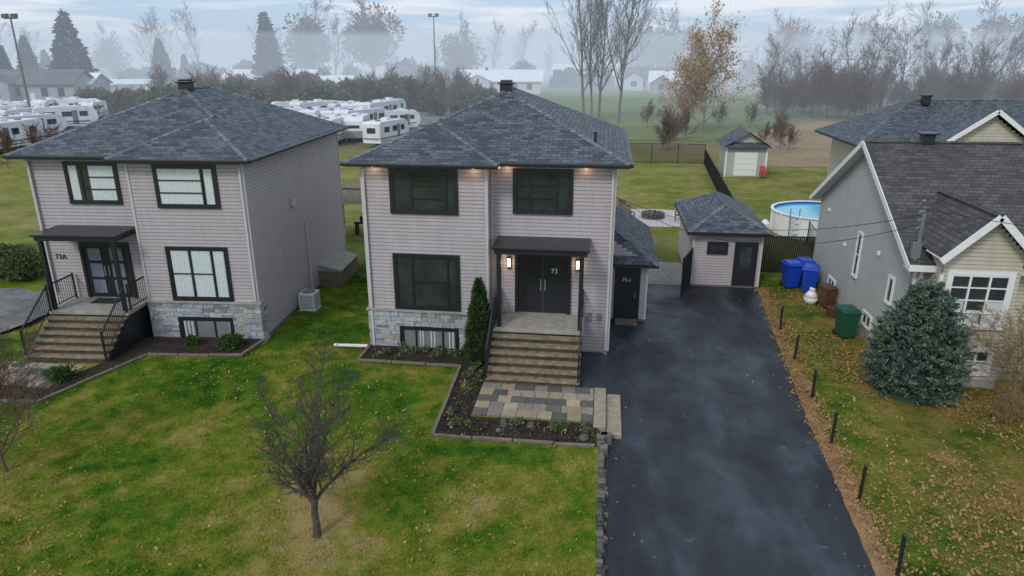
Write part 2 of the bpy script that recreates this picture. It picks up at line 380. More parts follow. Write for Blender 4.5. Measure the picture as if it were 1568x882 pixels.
def railing(mb,p0,p1,h=.9,step=.12):
    p0=Vector(p0);p1=Vector(p1);L=(p1-p0).length;up=Vector((0,0,h))
    mb.beam(p0+up,p1+up,.045,.05); mb.beam(p0+Vector((0,0,.1)),p1+Vector((0,0,.1)),.03,.03)
    n=int(L/step)
    for i in range(1,n):
        q=p0.lerp(p1,i/n); mb.tube(q+Vector((0,0,.1)),q+up,.012,n=4,cap=False)
    for q in (p0,p1): mb.beam(q,q+up+Vector((0,0,.06)),.055,.055)
def textobj(body,loc,size,par,mat='white',rx=90):
    cu=bpy.data.curves.new('house_number','FONT'); cu.body=body; cu.size=size; cu.extrude=.006; cu.materials.append(M[mat])
    o=bpy.data.objects.new('house_number',cu); COL.objects.link(o); o.location=loc; o.rotation_euler=(R(rx),0,0); o.parent=par; return o

# ------------------------------------------------------------------ duplex houses
def house(name,main):
    par=empty(name)
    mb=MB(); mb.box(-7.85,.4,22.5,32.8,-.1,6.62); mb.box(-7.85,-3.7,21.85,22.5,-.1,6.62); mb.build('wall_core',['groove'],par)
    mb=MB()
    lap(mb,front(21.85),-7.85,-3.7,1.66,6.6); lap(mb,front(22.5),-3.7,.4,.2,6.6)
    lap(mb,rightf(-3.7),21.85,22.5,1.66,6.6); lap(mb,leftf(-7.85),21.85,32.8,.25,6.6); lap(mb,rightf(.4),22.5,32.8,.2,6.6); lap(mb,back(32.8),-7.85,.4,.2,6.6)
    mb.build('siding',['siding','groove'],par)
    mb=MB()
    def corner(x,y,z0=.2): mb.box(x-.045,x+.045,y-.045,y+.045,z0,6.6)
    corner(-7.85,21.85,1.66);corner(-3.7,21.85,1.66);corner(.4,22.5);corner(.4,32.8);corner(-7.85,32.8)
    mb.box(-3.66,-3.60,22.44,22.49,.2,6.6)
    for x,y in ((-7.78,21.76),(.33,22.40)):
        mb.box(x-.04,x+.04,y-.03,y+.03,.25 if main else 1.7,6.5)
    if not main:
        mb.box(-7.95,-7.87,27.3,27.38,.3,3.4); mb.box(-8.0,-7.87,25.9,26.15,4.3,4.6)
    mb.build('corner_trim',['trim'],par,bevel=.006)
    mb=MB(); rows=[]; z=0.0
    for h in (.17,.2,.15,.19,.16,.18): rows.append((z,z+h)); z+=h
    for h in (.19,.15,.19): rows.append((z,z+h)); z+=h
    stones(mb,front(21.85),-7.93,-3.66,rows,(-6.82,-4.72,.1,1.05))
    stones(mb,leftf(-7.85),21.80,22.35,rows); stones(mb,rightf(-3.7),21.80,22.45,rows)
    mb.boxP(front(21.85),-7.9,-3.68,.0,.035,0,1.58,1); mb.boxP(leftf(-7.85),21.85,22.33,.02,.035,0,1.58,1)
    mb.build('stone_veneer',['stone','mortar'],par)
    mb=MB(); mb.box(-7.98,-3.6,21.72,21.84,1.58,1.66); mb.box(-7.98,-7.86,21.84,22.38,1.58,1.655); mb.build('stone_cap',['conc'],par,bevel=.01)
    mb=MB(); mb.box(-3.65,.38,22.46,22.5,-.1,.2); mb.build('foundation',['conc'],par)
    mb=MB()
    if main:
        window(mb,front(21.85),-6.92,-4.64,5.03,6.52,(.30,.86),(.33,.66),(.3,.86))
        window(mb,front(21.85),-6.94,-4.64,1.68,3.67,(.27,.85),(.5,),(.27,.85))
        window(mb,front(21.85),-6.82,-4.72,.12,1.05,(.25,.75),(),curt=[(.3,.40,0,1),(.5,.62,.0,1),(.84,1,0,1)])
        window(mb,front(22.5),-2.93,-.95,5.0,6.5,(.27,.76),(.33,.66),(.0,.76))
    else:
        window(mb,front(21.85),-6.92,-4.64,5.03,6.52,(.22,),(.33,.66),(.22,1),curt=[(.04,.18,0,1),(.24,.98,.0,.98)])
        window(mb,front(21.85),-6.94,-4.64,1.68,3.67,(.24,),(.5,),(.24,1),curt=[(.03,.22,0,1),(.27,.60,0,1),(.66,.97,0,1)])
        window(mb,front(21.85),-6.82,-4.72,.12,1.05,(.33,.72),(),curt=[(.76,.98,0,1),(.0,.05,0,1)])
        window(mb,front(22.5),-2.93,-.95,5.0,6.5,(.72,),(.33,.66),(.0,.72),curt=[(.03,.55,.0,.98),(.80,.97,0,1)])
    mb.build('windows',['black','glass','dark','curtain'],par)
    mb=MB(); P=front(22.5)
    mb.boxP(P,-2.85,-2.73,0,.09,1.5,3.62); mb.boxP(P,-1.05,-.93,0,.09,1.5,3.62); mb.boxP(P,-2.73,-1.05,0,.092,3.5,3.62)
    for a in (-2.73,-1.885):
        b=a+.835; mb.boxP(P,a+.005,b-.005,.02,.05,1.53,3.5,1)
        for z0,z1 in ((1.68,2.2),(2.3,2.82),(2.92,3.38)):
            if main:
                for q in ((a+.13,b-.13,z0,z0+.035),(a+.13,b-.13,z1-.035,z1),(a+.13,a+.165,z0+.035,z1-.035),(b-.165,b-.13,z0+.035,z1-.035)): mb.boxP(P,q[0],q[1],.05,.066,q[2],q[3],1)
            else:
                mb.boxP(P,a+.17,b-.17,.05,.056,z0,z1,2)
                for q in ((a+.13,b-.13,z0-.035,z0),(a+.13,b-.13,z1,z1+.035),(a+.13,a+.17,z0,z1),(b-.17,b-.13,z0,z1)): mb.boxP(P,q[0],q[1],.05,.066,q[2],q[3],0)
    mb.boxP(P,-1.83,-1.79,.05,.11,2.35,2.75,3); mb.boxP(P,-1.98,-1.94,.05,.11,2.35,2.75,3)
    mb.build('double_door',['black','blackdoor','rvs','metal'],par)
    mb=MB(); mb.box(-3.35,-.38,20.98,22.46,4.0,4.2); mb.box(-3.42,-.31,20.92,22.465,4.15,4.23)
    mb.box(-3.27,-3.13,21.0,21.14,1.5,4.0); mb.box(-.62,-.48,21.0,21.14,1.5,4.0)
    mb.build('porch_canopy',['black'],par,bevel=.012)
    mb=MB(); mb.box(-3.42,-.42,20.88,22.48,1.38,1.5,0); mb.box(-3.36,-.48,20.96,22.47,-.1,1.38,2)
    y=20.88; z=1.5
    for i in range(6):
        z-=.172; y0=y-.265
        mb.box(-3.36,-.46,y0-.025,y+.01,z-.06,z,1); mb.box(-3.32,-.50,y0+.02,y+.02,-.1,z-.06,2); y=y0
    mb.build('porch_steps',['conc','step','riser'],par,bevel=.012)
    if not main:
        mb=MB(); mb.box(-2.4,-1.4,21.75,22.3,1.503,1.53); mb.build('door_mat',['rubber'],par)
    mb=MB()
    for x in (-3.36,-.50):
        railing(mb,(x,20.9,1.5),(x,19.32,.42)); railing(mb,(x,22.35,1.5),(x,21.15,1.5))
    mb.build('handrails',['black'],par)
    if not main:
        mb=MB()
        for k in range(26): mb.box(-3.41,-3.385,19.6+k*.105,19.69+k*.105,.0,min(1.36,.30+max(0,(19.6+k*.105-19.3))*.64))
        mb.build('porch_skirt',['black'],par)
    E=6.75;s=.44
    A=(-8.3,21.4,E);B=(-3.25,21.4,E);C=(-3.25,22.05,E);D=(.85,22.05,E);G=(.85,33.2,E);H=(-8.3,33.2,E)
    r1=(-3.725,26.625,E+2.013);r2=(-3.725,28.625,E+2.013);Pp=(-5.775,23.925,E+1.111);Q=(-5.775,24.575,E+1.111)
    mb=MB()
    for q in ([A,Pp,Q,r1,r2,H],[A,B,Pp],[B,C,Q,Pp],[C,D,r1,Q],[D,G,r2,r1],[G,H,r2]): mb.slope(q)
    fascia(mb,[A[:2],B[:2],C[:2],D[:2],G[:2],H[:2]],E,.14,1)
    mb.build('roof',['roof','black','soffit'],par)
    mb=MB()
    for a,b in ((A,B),(C,D),(D,G),(H,A)):
        va=Vector(a);vb=Vector(b);dd=(vb-va).normalized();o=Vector((dd.y,-dd.x,0))*.05+Vector((0,0,-.055))
        mb.beam(va+o-dd*.05,vb+o+dd*.0,.10,.10)
    mb.build('gutters',['black'],par,bevel=.015)
    mb=MB()
    for a,b in ((A,Pp),(B,Pp),(D,r1),(Q,r1),(r1,r2),(G,r2),(H,r2)): caps(mb,a,b)
    mb.build('ridge_caps',['cap'],par)
    mb=MB(); mb.box(-3.95,-3.5,26.5,26.95,8.7,8.98); mb.box(-4.02,-3.43,26.43,27.02,8.98,9.04); mb.box(-3.93,-3.52,26.52,26.93,9.04,9.12)
    mb.build('roof_vent',['black'],par,bevel=.02)
    if main:
        mb=MB(); mb.tube((-.3,23.3,7.1),(-.3,23.3,7.62),.05,n=10); mb.build('roof_pipe',['black'],par)
        mb=MB()
        for x in (-3.05,-.72): mb.boxP(P,x-.06,x+.06,.0,.09,3.1,3.5,0); mb.boxP(P,x-.045,x+.045,.02,.11,3.16,3.44,1)
        mb.build('wall_sconces',['black','lamp'],par)
        mb=MB()
        for x,y in ((-7.4,21.62),(-4.1,21.62),(-3.1,22.27),(-.55,22.27)): mb.tube((x,y,6.605),(x,y,6.58),.045,n=10)
        mb.build('soffit_lights',['lamp'],par)
        for i,(x,y,z,e) in enumerate([(-3.05,22.28,3.3,3),(-.72,22.28,3.3,3),(-7.4,21.62,6.5,2),(-4.1,21.62,6.5,2),(-3.1,22.27,6.5,2),(-.55,22.27,6.5,2)]):
            l=bpy.data.lights.new('lamp_light','POINT'); l.energy=e; l.color=(1,.66,.36); l.shadow_soft_size=.05
            o=bpy.data.objects.new('lamp_light',l); COL.objects.link(o); o.location=(x,y,z); o.parent=par
        textobj('73',(-1.62,22.43,2.97),.24,par)
        mb=MB(); mb.boxP(P,.02,.14,.02,.09,1.35,1.55,0); mb.boxP(P,-.35,-.2,.02,.08,1.3,1.6,0); mb.build('outlet_box',['rvs'],par)
    else:
        textobj('73A',(-19.95,22.46,2.95),.27,par,'black')
    return par
house('two_storey_house',True)
MIRX=-19.85
hl=house('two_storey_house',False)
MIRX=None
pv=Vector((-12,22,0)); hl.matrix_world=Matrix.Translation(pv)@Matrix.Rotation(R(4.0),4,'Z')@Matrix.Diagonal((.965,.955,1,1))@Matrix.Translation(-pv)
# -------- annex on main house
par=empty('side_annex')
mb=MB(); mb.box(.42,1.85,26.0,31.5,-.1,2.45,0); mb.build('wall_core',['groove'],par)
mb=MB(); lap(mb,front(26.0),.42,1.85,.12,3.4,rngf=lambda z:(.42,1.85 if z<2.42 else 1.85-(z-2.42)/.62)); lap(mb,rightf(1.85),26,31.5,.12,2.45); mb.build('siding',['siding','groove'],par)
mb=MB(); mb.box(1.81,1.89,25.955,26.04,.1,2.45); mb.build('corner_trim',['trim'],par)
mb=MB(); P=front(26.0)
mb.boxP(P,.62,.72,0,.07,.1,2.2);mb.boxP(P,1.50,1.60,0,.07,.1,2.2);mb.boxP(P,.72,1.5,0,.072,2.1,2.2);mb.boxP(P,.72,1.5,.02,.04,.12,2.1,1)
for z0 in (.3,.95,1.55): mb.boxP(P,.86,1.36,.04,.052,z0,z0+.42,1)
mb.boxP(P,1.40,1.43,.04,.09,1.0,1.2,2)
mb.build('door',['black','blackdoor','metal'],par); textobj('73-1',(.90,25.93,1.66),.2,par)
mb=MB()
A=(.42,25.6,2.45);B=(2.25,25.6,2.45);C=(2.25,31.9,2.45);D=(.42,31.9,3.55);T=(.42,27.4,3.55)
mb.slope([A,B,T]); mb.slope([B,C,D,T]); fascia(mb,[A[:2],B[:2],C[:2],(.42,31.9)],2.45,.13,1)
mb.face([C,D,(.42,31.9,2.45)],1)
mb.build('roof',['roof','black','soffit'],par)
mb=MB(); caps(mb,B,T); mb.build('ridge_caps',['cap'],par)
mb=MB(); mb.box(.7,1.55,25.45,25.95,.02,.12); mb.build('door_step',['wood'],par)
# -------- shed
par=empty('garden_shed')
mb=MB(); mb.box(4.15,7.1,30.85,36.6,-.1,2.55,0); mb.build('wall_core',['groove'],par)
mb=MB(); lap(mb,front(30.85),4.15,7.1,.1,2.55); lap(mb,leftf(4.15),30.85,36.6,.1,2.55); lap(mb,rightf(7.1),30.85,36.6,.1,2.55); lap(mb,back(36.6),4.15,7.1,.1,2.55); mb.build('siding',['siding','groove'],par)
mb=MB()
for x in (4.15,7.1): mb.box(x-.045,x+.045,30.8,30.9,.08,2.52)
mb.build('corner_trim',['trim'],par)
mb=MB(); P=front(30.85); window(mb,P,4.75,5.65,1.55,2.12,(.5,),(),tw=.07)
mb.boxP(P,5.95,6.03,0,.07,.1,2.15);mb.boxP(P,6.87,6.95,0,.07,.1,2.15);mb.boxP(P,6.03,6.87,0,.072,2.07,2.15);mb.boxP(P,6.03,6.87,.02,.05,.12,2.07,4);mb.boxP(P,6.2,6.7,.05,.056,.9,1.9,2)
mb.build('window_and_door',['black','glass','dark','curtain','blackdoor'],par)
hiproof(par,3.8,7.45,30.45,37.0,2.62,.52)
# -------- right neighbour house
par=empty('bungalow_house')
X0=9.9; X1=23
mb=MB(); mb.box(X0,X1,22.35,32.7,-.1,3.75,0); mb.box(10.3,12.5,21.55,22.35,-.1,4.2,0)
mb.face([(X0,22.35,3.75),(X0,32.7,3.75),(X0,27.5,6.75)],0); mb.face([(10.3,21.55,4.2),(12.5,21.55,4.2),(11.4,21.55,5.4)],0)
mb.build('wall_core',['groove_shadow_b'],par)
mb=MB()
lap(mb,leftf(X0),22.35,32.7,.3,6.9,rngf=lambda z:(22.35,32.7) if z<4.0 else (27.5-(6.95-z)/.5676,27.5+(6.95-z)/.5676))
mb.build('siding_side',['siding_g_and_shade','groove_shadow_b'],par)  # same siding as the front, its shade painted as a greyer colour
mb=MB(); lap(mb,front(22.35),X0,X1,.3,3.75)
lap(mb,front(21.55),10.3,12.5,.3,5.5,rngf=lambda z:(10.3,12.5) if z<4.4 else (11.4-(5.5-z)/1.0,11.4+(5.5-z)/1.0)); lap(mb,leftf(10.3),21.55,22.35,.3,4.3)
mb.build('siding_front',['siding_b','groove_shadow_b'],par)
mb=MB(); mb.box(X0+.02,X1,22.31,22.36,-.1,.3); mb.box(X0-.03,X0,22.31,32.7,-.1,.3); mb.box(10.28,12.52,21.52,21.56,-.1,.3); mb.build('foundation',['conc'],par)
mb=MB()
E=3.85;yr=27.5;zr=E+.5676*5.55
mb.slope([(9.5,21.95,E),(X1,21.95,E),(X1,yr,zr),(9.5,yr,zr)]); mb.slope([(9.5,33.05,E),(X1,33.05,E),(X1,yr,zr),(9.5,yr,zr)])
mb.slope([(10.05,21.15,4.3),(11.4,21.15,5.65),(11.4,25.12,5.65),(10.05,22.74,4.3)]); mb.slope([(12.75,21.15,4.3),(11.4,21.15,5.65),(11.4,25.12,5.65),(12.75,22.74,4.3)])
mb.build('roof',['roofr'],par)
mb=MB()
for ya in (21.93,33.07): mb.beam((9.488,ya,E-.09),(9.488,yr,zr-.09),.03,.2)
for ya in (21.97,33.03): mb.face([(9.5,ya,E-.12),(9.9,ya,E-.12),(9.9,yr,zr-.12),(9.5,yr,zr-.12)],0)
mb.box(9.5,X1,21.90,21.948,E-.2,E-.0); mb.box(9.5,X1,21.95,22.35,E-.16,E-.13)
mb.beam((10.02,21.13,4.2),(11.4,21.13,5.58),.04,.2); mb.beam((12.78,21.13,4.2),(11.4,21.13,5.58),.04,.2)
mb.face([(10.05,21.16,4.24),(11.4,21.16,5.59),(11.4,22.3,5.59),(10.05,22.3,4.24)],0);mb.face([(12.75,21.16,4.24),(11.4,21.16,5.59),(11.4,22.3,5.59),(12.75,22.3,4.24)],0)
for x,y in ((X0,22.35),(10.3,21.55)): mb.box(x-.05,x+.05,y-.05,y+.05,.25,3.7)
mb.box(9.98,10.08,22.2,22.3,.2,3.7)
mb.build('white_trim',['white'],par)
mb=MB(); caps(mb,(9.5,yr,zr),(X1,yr,zr)); caps(mb,(11.4,21.15,5.65),(11.4,25.1,5.65)); mb.build('ridge_caps',['capr'],par)
mb=MB()
window(mb,front(21.55),10.45,12.35,2.0,3.85,(.33,.67),(.25,.5,.75),tw=.13,curt=[(0,.3,0,.5),(.38,.62,0,.3),(.7,1,0,.5)],tm=0)
window(mb,front(21.55),10.45,12.25,.45,1.4,(.25,.5,.75),(.5,),tw=.11,curt=[(0,1,0,.4)])
window(mb,leftf(X0),27.0,27.5,1.8,3.6,(),(.5,),tw=.07); window(mb,leftf(X0),23.6,24.1,1.9,2.9,(),(),tw=.07)
window(mb,leftf(X0),24.9,25.8,.45,1.0,(.5,),(),tw=.06); window(mb,leftf(X0),29.2,30.1,.45,1.0,(.5,),(),tw=.06)
mb.build('windows',['white','glass','dark','curtain'],par)
mb=MB(); mb.box(11.5,11.9,27.3,27.7,6.9,7.25); mb.box(11.4,12.0,27.2,27.8,7.25,7.32); mb.build('roof_vent',['black'],par,bevel=.02)
mb=MB(); mb.tube((9.72,22.15,2.2),(9.72,22.15,5.7),.035,n=8); mb.tube((9.72,22.15,5.7),(9.62,22.05,5.85),.05,.03,n=8)
for z in (5.0,5.25,5.5): mb.tube((9.72,22.15,z),(9.55,22.02,z),.03,.05,n=8)
mb.box(9.60,9.86,22.16,22.28,4.0,4.5); mb.tube((9.78,22.2,4.5),(9.78,22.2,5.4),.05,n=8)
mb.build('service_mast',['metal'],par)
mb=MB()
for y,z in ((25.3,3.3),(28.8,2.7),(31.3,3.6)): mb.boxP(leftf(X0),y-.07,y+.07,0,.09,z-.07,z+.07,0)
mb.build('wall_vents',['white'],par,bevel=.01)
def cable(name,p0,p1,sag,r=.010):
    mb=MB(); p0=Vector(p0);p1=Vector(p1);n=18;pp=[]
    for i in range(n+1):
        t=i/n; q=p0.lerp(p1,t); q.z-=sag*4*t*(1-t); pp.append(q)
    for a,b in zip(pp,pp[1:]): mb.tube(a,b,r,n=5,cap=False)
    mb.build(name,['rubber'])
cable('service_cable',(9.6,22.05,5.4),(.5,29.0,4.4),.9); cable('service_cable',(9.6,22.05,5.1),(.5,30.5,4.1),1.3)
cable('service_cable',(9.6,22.05,5.6),(19,6,8.0),.5)
# -------- rear grey house
par=empty('grey_bungalow')
mb=MB(); mb.box(18.3,34,51,60,-.1,4.2); mb.box(20.7,26.7,47.3,51,-.1,4.3); mb.face([(20.7,47.3,4.3),(26.7,47.3,4.3),(23.7,47.3,6.5)])
lap(mb,front(47.3),20.7,26.7,.2,6.4,step=.2,rngf=lambda z:(20.7,26.7) if z<4.4 else (23.7-(6.5-z)*1.42,23.7+(6.5-z)*1.42))
mb.build('walls',['siding_b','groove_shadow_b'],par)
mb=MB(); mb.boxP(front(47.3),22.6,24.8,.0,.06,2.2,3.8,0); mb.boxP(front(47.3),22.75,23.65,.06,.07,2.3,3.7,1); mb.boxP(front(47.3),23.75,24.65,.06,.07,2.3,3.7,1); mb.build('window',['white','dark'],par)
hiproof(par,17.0,34.5,50.5,60.5,4.2,.55)
mb=MB()
mb.slope([(20.1,46.8,4.2),(23.7,46.8,6.85),(23.7,55.3,6.85),(20.1,50.5,4.2)]); mb.slope([(27.3,46.8,4.2),(23.7,46.8,6.85),(23.7,55.3,6.85),(27.3,50.5,4.2)]); mb.build('gable_roof',['roof'],par)
mb=MB(); mb.beam((20.05,46.77,4.08),(23.7,46.77,6.75),.05,.26);mb.beam((27.35,46.77,4.08),(23.7,46.77,6.75),.05,.26); mb.build('rake_trim',['white'],par)
mb=MB(); mb.box(22.5,23,54.6,55.1,6.6,7.2); mb.box(22.4,23.1,54.5,55.2,7.2,7.3); mb.build('roof_vent',['black'],par)

# ------------------------------------------------------------------ ground
def hgt(x,y):
    def hl(y):
        if y<=20:return .25
        if y<=22:return .25-.15*(y-20)/2
        if y<=34:return .1
        if y<=40:return .1*(40-y)/6
        return 0
    k=1 if x<=.15 else (0 if x>=.35 else (.35-x)/.2)
    return hl(y)*k
xs=[-700,-300,-120,-60,-30,-20,-15,-10,-6,-3,0,.15,.35,1,3,7,12,20,40,80,200,700]
ys=[-60,-20,0,5,10,15,20,22,26,30,34,40,50,70,100,160,300,600,1200]
mb=MB(); V=[(x,y,hgt(x,y)) for y in ys for x in xs]; nx=len(xs); mb.v=V
for j in range(len(ys)-1):
    for i in range(nx-1): mb.f.append((j*nx+i,j*nx+i+1,(j+1)*nx+i+1,(j+1)*nx+i)); mb.m.append(0); mb.uv.append([(0,0)]*4)
mb.build('ground',['ground'])
def sheet(name,pts,z,mat,jit=0,sub=.5):
    out=[]; n=len(pts)
    for i in range(n):
        a=pts[i];b=pts[(i+1)%n];L=math.hypot(b[0]-a[0],b[1]-a[1]);k=max(1,int(L/sub)) if jit else 1
        for t in range(k):
            q=(a[0]+(b[0]-a[0])*t/k+(rng.uniform(-jit,jit) if jit and t else 0),a[1]+(b[1]-a[1])*t/k+(rng.uniform(-jit,jit) if jit and t else 0),z); out.append(q)
    mb=MB(); mb.face(out); return mb.build(name,[mat])
def redge(y): return np.interp(y,[-5,12.5,18.5,25,30.8],[5.2,5.82,6.15,6.62,7.08])
re=[(float(redge(y)),y) for y in (30.8,28,25,21.5,18.5,15.5,12.5,8,2,-5)]
sheet('dirt_strip',[(x+.5,y) for x,y in re]+[(x-.4,y) for x,y in reversed(re)],.006,'strip',.10,.25)
sheet('driveway',[(.36,-5),(.36,25.98),(1.88,25.98),(1.88,30.8)]+re,.022,'asphalt',.02,.3)
mb=MB(); mb.v=[(-.46,19.36,.266),(.16,19.36,.266),(.16,20,.266),(.16,22.46,.13),(-.46,22.46,.13),(-.46,20,.266)]
mb.f=[(0,1,2,5),(5,2,3,4)]; mb.m=[0,0]; mb.uv=[[(0,0)]*4]*2
i=len(mb.v); mb.v+=[(.16,19.2,.28),(.40,19.2,.028),(.40,20,.028),(.16,20,.28),(.40,22.46,.028),(.16,22.46,.14)]; mb.f+=[(i,i+1,i+2,i+3),(i+3,i+2,i+4,i+5)]; mb.m+=[0,0]; mb.uv+=[[(0,0)]*4]*2
mb.build('driveway_apron',['asphalt'])
sheet('concrete_walkway',[(1.88,30.8),(4.1,30.8),(4.1,34.5),(2.1,34.5)],.03,'conc',.04,.4)
sheet('gravel_patio',[(3.4+3.0*math.cos(t)*(1+.12*math.sin(3*t)),44.8+2.9*math.sin(t)*(1+.1*math.cos(2*t))) for t in [i*math.pi/16 for i in range(32)]],.03,'gravel')
sheet('brown_field',[(15,68),(140,68),(200,130),(34,118),(16,98)],.03,'field',.8,4)
sheet('green_field',[(-14,88),(12,88),(33,118),(44,250),(-30,250)],.04,'gfield')
sheet('tan_field',[(-330,260),(-120,240),(60,262),(380,230),(500,600),(-500,600)],.06,'cutfield')
sheet('gravel_lot',[(-120,66),(-46,72),(-30,80),(-16,80),(-18,128),(-50,150),(-150,140)],.03,'lot')
sheet('gravel_driveway',[(-60,17),(-22.8,18),(-21.9,20),(-21.5,25.5),(-60,27.5)],.27,'lotg',.15,.4)
sheet('garden_bed',[(-7.85,20.4),(-4.4,20.4),(-4.25,16.05),(.12,16.05),(.12,17.2),(-3.47,17.2),(-3.47,21.8),(-7.85,21.8)],.262,'mulch')
sheet('garden_bed',[(-20.4,16.1),(-16.4,16.4),(-15.3,20.0),(-12.0,20.4),(-12.0,21.9),(-16.2,21.4),(-16.35,19.0),(-17.0,17.4),(-20.4,17.1)],.264,'mulch')
def border(name,pts,w=.1,h=.09,mat='wood',z=.25):
    mb=MB()
    for a,b in zip(pts,pts[1:]):
        L=math.hypot(b[0]-a[0],b[1]-a[1]);n=max(1,round(L/1.1))
        for i in range(n):
            t0=i/n+.004;t1=(i+1)/n-.004;zz=z+h/2+rng.uniform(-.01,.01)
            j=rng.uniform(-.02,.02)
            mb.beam((a[0]+(b[0]-a[0])*t0,a[1]+(b[1]-a[1])*t0+j,zz),(a[0]+(b[0]-a[0])*t1,a[1]+(b[1]-a[1])*t1-j,zz),w,h)
    mb.build(name,[mat],bevel=.012)
border('bed_border',[(-7.9,21.7),(-7.9,20.4),(-4.4,20.4),(-4.28,16.0),(.1,16.0)])
border('bed_border',[(-20.5,16.0),(-16.3,16.3),(-15.2,19.9),(-12.0,20.25),(-11.85,21.6)])
mb=MB(); y=17.28
for j in range(5):
    x=-3.44
    while x<-.05:
        w=rng.choice([.42,.42,.42,.60]); e=min(x+w,0.0); 
        if -e<.12: e=0.0
        mb.box(x+.006,e-.006,y+.006,y+.404,.2,.30+rng.uniform(0,.006)); x=e
    y+=.41
mb.build('paver_landing',['paver'],bevel=.008)
mb=MB()
for i in range(3): mb.box(.01,.36,17.0+i*.8,17.78+i*.8,.0,.31)
for i in range(3): mb.box(.37,.80,16.9+i*.8,17.68+i*.8,.0,.165)
mb.build('landing_steps',['slab'],bevel=.02)
mb=MB(); y=17.2
while y<18.7:
    x=-20.1
    while x<-17.0:
        w=rng.choice([.42,.5]); mb.box(x+.006,x+w-.006,y+.006,y+.404,.2,.29+rng.uniform(0,.006)); x+=w
    y+=.41
mb.build('paver_landing',['paver'],bevel=.008)
mb=MB(); y=5
while y<15.95:
    L=rng.uniform(.10,.26); w=rng.uniform(.0,.07); mb.box(.13+w,.35+rng.uniform(-.06,.03),y+.008,y+L-.008,-.05,.23+rng.uniform(-.05,.05))
    if rng.random()<.5: a=rng.uniform(.22,.3); mb.box(a,a+rng.uniform(.1,.18),y,y+L*.7,-.05,.10+rng.uniform(0,.07))
    y+=L
for _ in range(6):
    x=rng.uniform(.1,.35);yy=rng.uniform(15.9,16.8); mb.box(x,x+.22,yy,yy+.22,0,.32)
o=mb.build('stone_edging',['edgestone'],bevel=.03)
def inrect(x,y,r): return (x>r[0])&(x<r[1])&(y>r[2])&(y<r[3])
def blades(name,n,xr,yr_,excl,h=.055,w=.016,keep=None):
    yy=yr_[0]+(yr_[1]-yr_[0])*nr.rand(n)**1.5; xx=nr.uniform(xr[0],xr[1],n)
    k=np.ones(n,bool)
    for r in excl: k&=~inrect(xx,yy,r)
    if keep is not None:k&=keep(xx,yy)
    xx=xx[k];yy=yy[k];n=len(xx)
    zz=np.array([hgt(a,b) for a,b in zip(xx,yy)])
    tuft=.75+.5*(np.sin(xx*5.1+np.sin(yy*3))*np.sin(yy*4.3+xx))
    ang=nr.rand(n)*6.283;hh=h*(.4+nr.rand(n))*tuft; lean=nr.normal(0,.5,(n,2))*hh[:,None]
    c=np.cos(ang)*w/2;s=np.sin(ang)*w/2
    V=np.zeros((n,3,3)); V[:,0]=np.c_[xx-c,yy-s,zz];V[:,1]=np.c_[xx+c,yy+s,zz];V[:,2]=np.c_[xx+lean[:,0],yy+lean[:,1],zz+hh]
    np_mesh(name,V,'blade')
EX=[(-8.0,-4.3,20.3,33),(-4.45,.5,15.95,33),(-21.4,-11.85,20.7,33),(-20.6,-16.2,16.0,22),(-16.5,-11.85,20.0,22),(-60,-21.4,17,27)]
blades('lawn_grass',360000,(-22.5,.14),(7.5,30),EX,h=.065)
blades('lawn_grass',170000,(6.2,20),(8,33),[(9.8,21,21.5,33)],h=.065,keep=lambda x,y:x>redge(y)+.22+.22*np.sin(y*3)+.1*np.sin(y*11))
def flakes(name,n,xr,yr_,size,mat,z0=.012,keep=None,tilt=.5):
    xx=nr.uniform(xr[0],xr[1],n);yy=nr.uniform(yr_[0],yr_[1],n)
    k=np.ones(n,bool)
    if keep is not None:k&=keep(xx,yy)
    xx=xx[k];yy=yy[k];n=len(xx); zz=np.array([hgt(a,b) for a,b in zip(xx,yy)])+z0+nr.rand(n)*.03
    a=nr.rand(n)*6.283; s=size*(.5+nr.rand(n)); u=np.c_[np.cos(a),np.sin(a),nr.normal(0,tilt,n)]*s[:,None]; v=np.c_[-np.sin(a),np.cos(a),nr.normal(0,tilt,n)]*s[:,None]*.7
    p=np.c_[xx,yy,zz]; V=np.stack([p-u,p-v*.8,p+u,p+v],1); np_mesh(name,V,mat)
def clump(x,y,t=.3): return (np.sin(x*1.3+2)*np.sin(y*.9)+np.sin(x*.5+y*.7)+nr.normal(0,.9,len(x)))>t
flakes('fallen_leaves',60000,(6.4,19),(8,31),.036,'leaf',.035,lambda x,y:(x>redge(y)+.1)&clump(x,y,.2+(y-14)*.02-(x-8)*.06)&~inrect(x,y,(9.8,21,21.5,33)))
flakes('fallen_leaves',14000,(6.0,8),(8,31),.03,'leaf',.03,lambda x,y:(x>redge(y)-.1+.1*np.sin(y*7))&(x<redge(y)+.7))
flakes('fallen_leaves',15000,(-22,.1),(8,30),.030,'leaf',.04,lambda x,y:clump(x,y)&~inrect(x,y,(-8,-4.3,20.3,33))&~inrect(x,y,(-4.45,.5,16,33))&~inrect(x,y,(-20.4,-11.85,20,33)))
flakes('fallen_leaves',900,(.5,6.2),(9,30),.028,'leaf',.02,lambda x,y:nr.rand(len(x))<(np.abs(x-3.2)/3)**3)
bedin=lambda x,y:inrect(x,y,(-7.8,-4.4,20.45,21.75))|inrect(x,y,(-4.2,-3.5,16.1,21.7))|inrect(x,y,(-4.2,.1,16.1,17.2))|inrect(x,y,(-15.2,-12,20.3,21.3))|inrect(x,y,(-20.2,-16.6,16.4,17.1))
flakes('mulch',26000,(-20.2,.1),(16,21.8),.03,'mulchchip',.012,bedin,.7)
flakes('fallen_leaves',1800,(-20.2,.1),(16,21.8),.03,'leaf',.03,bedin)

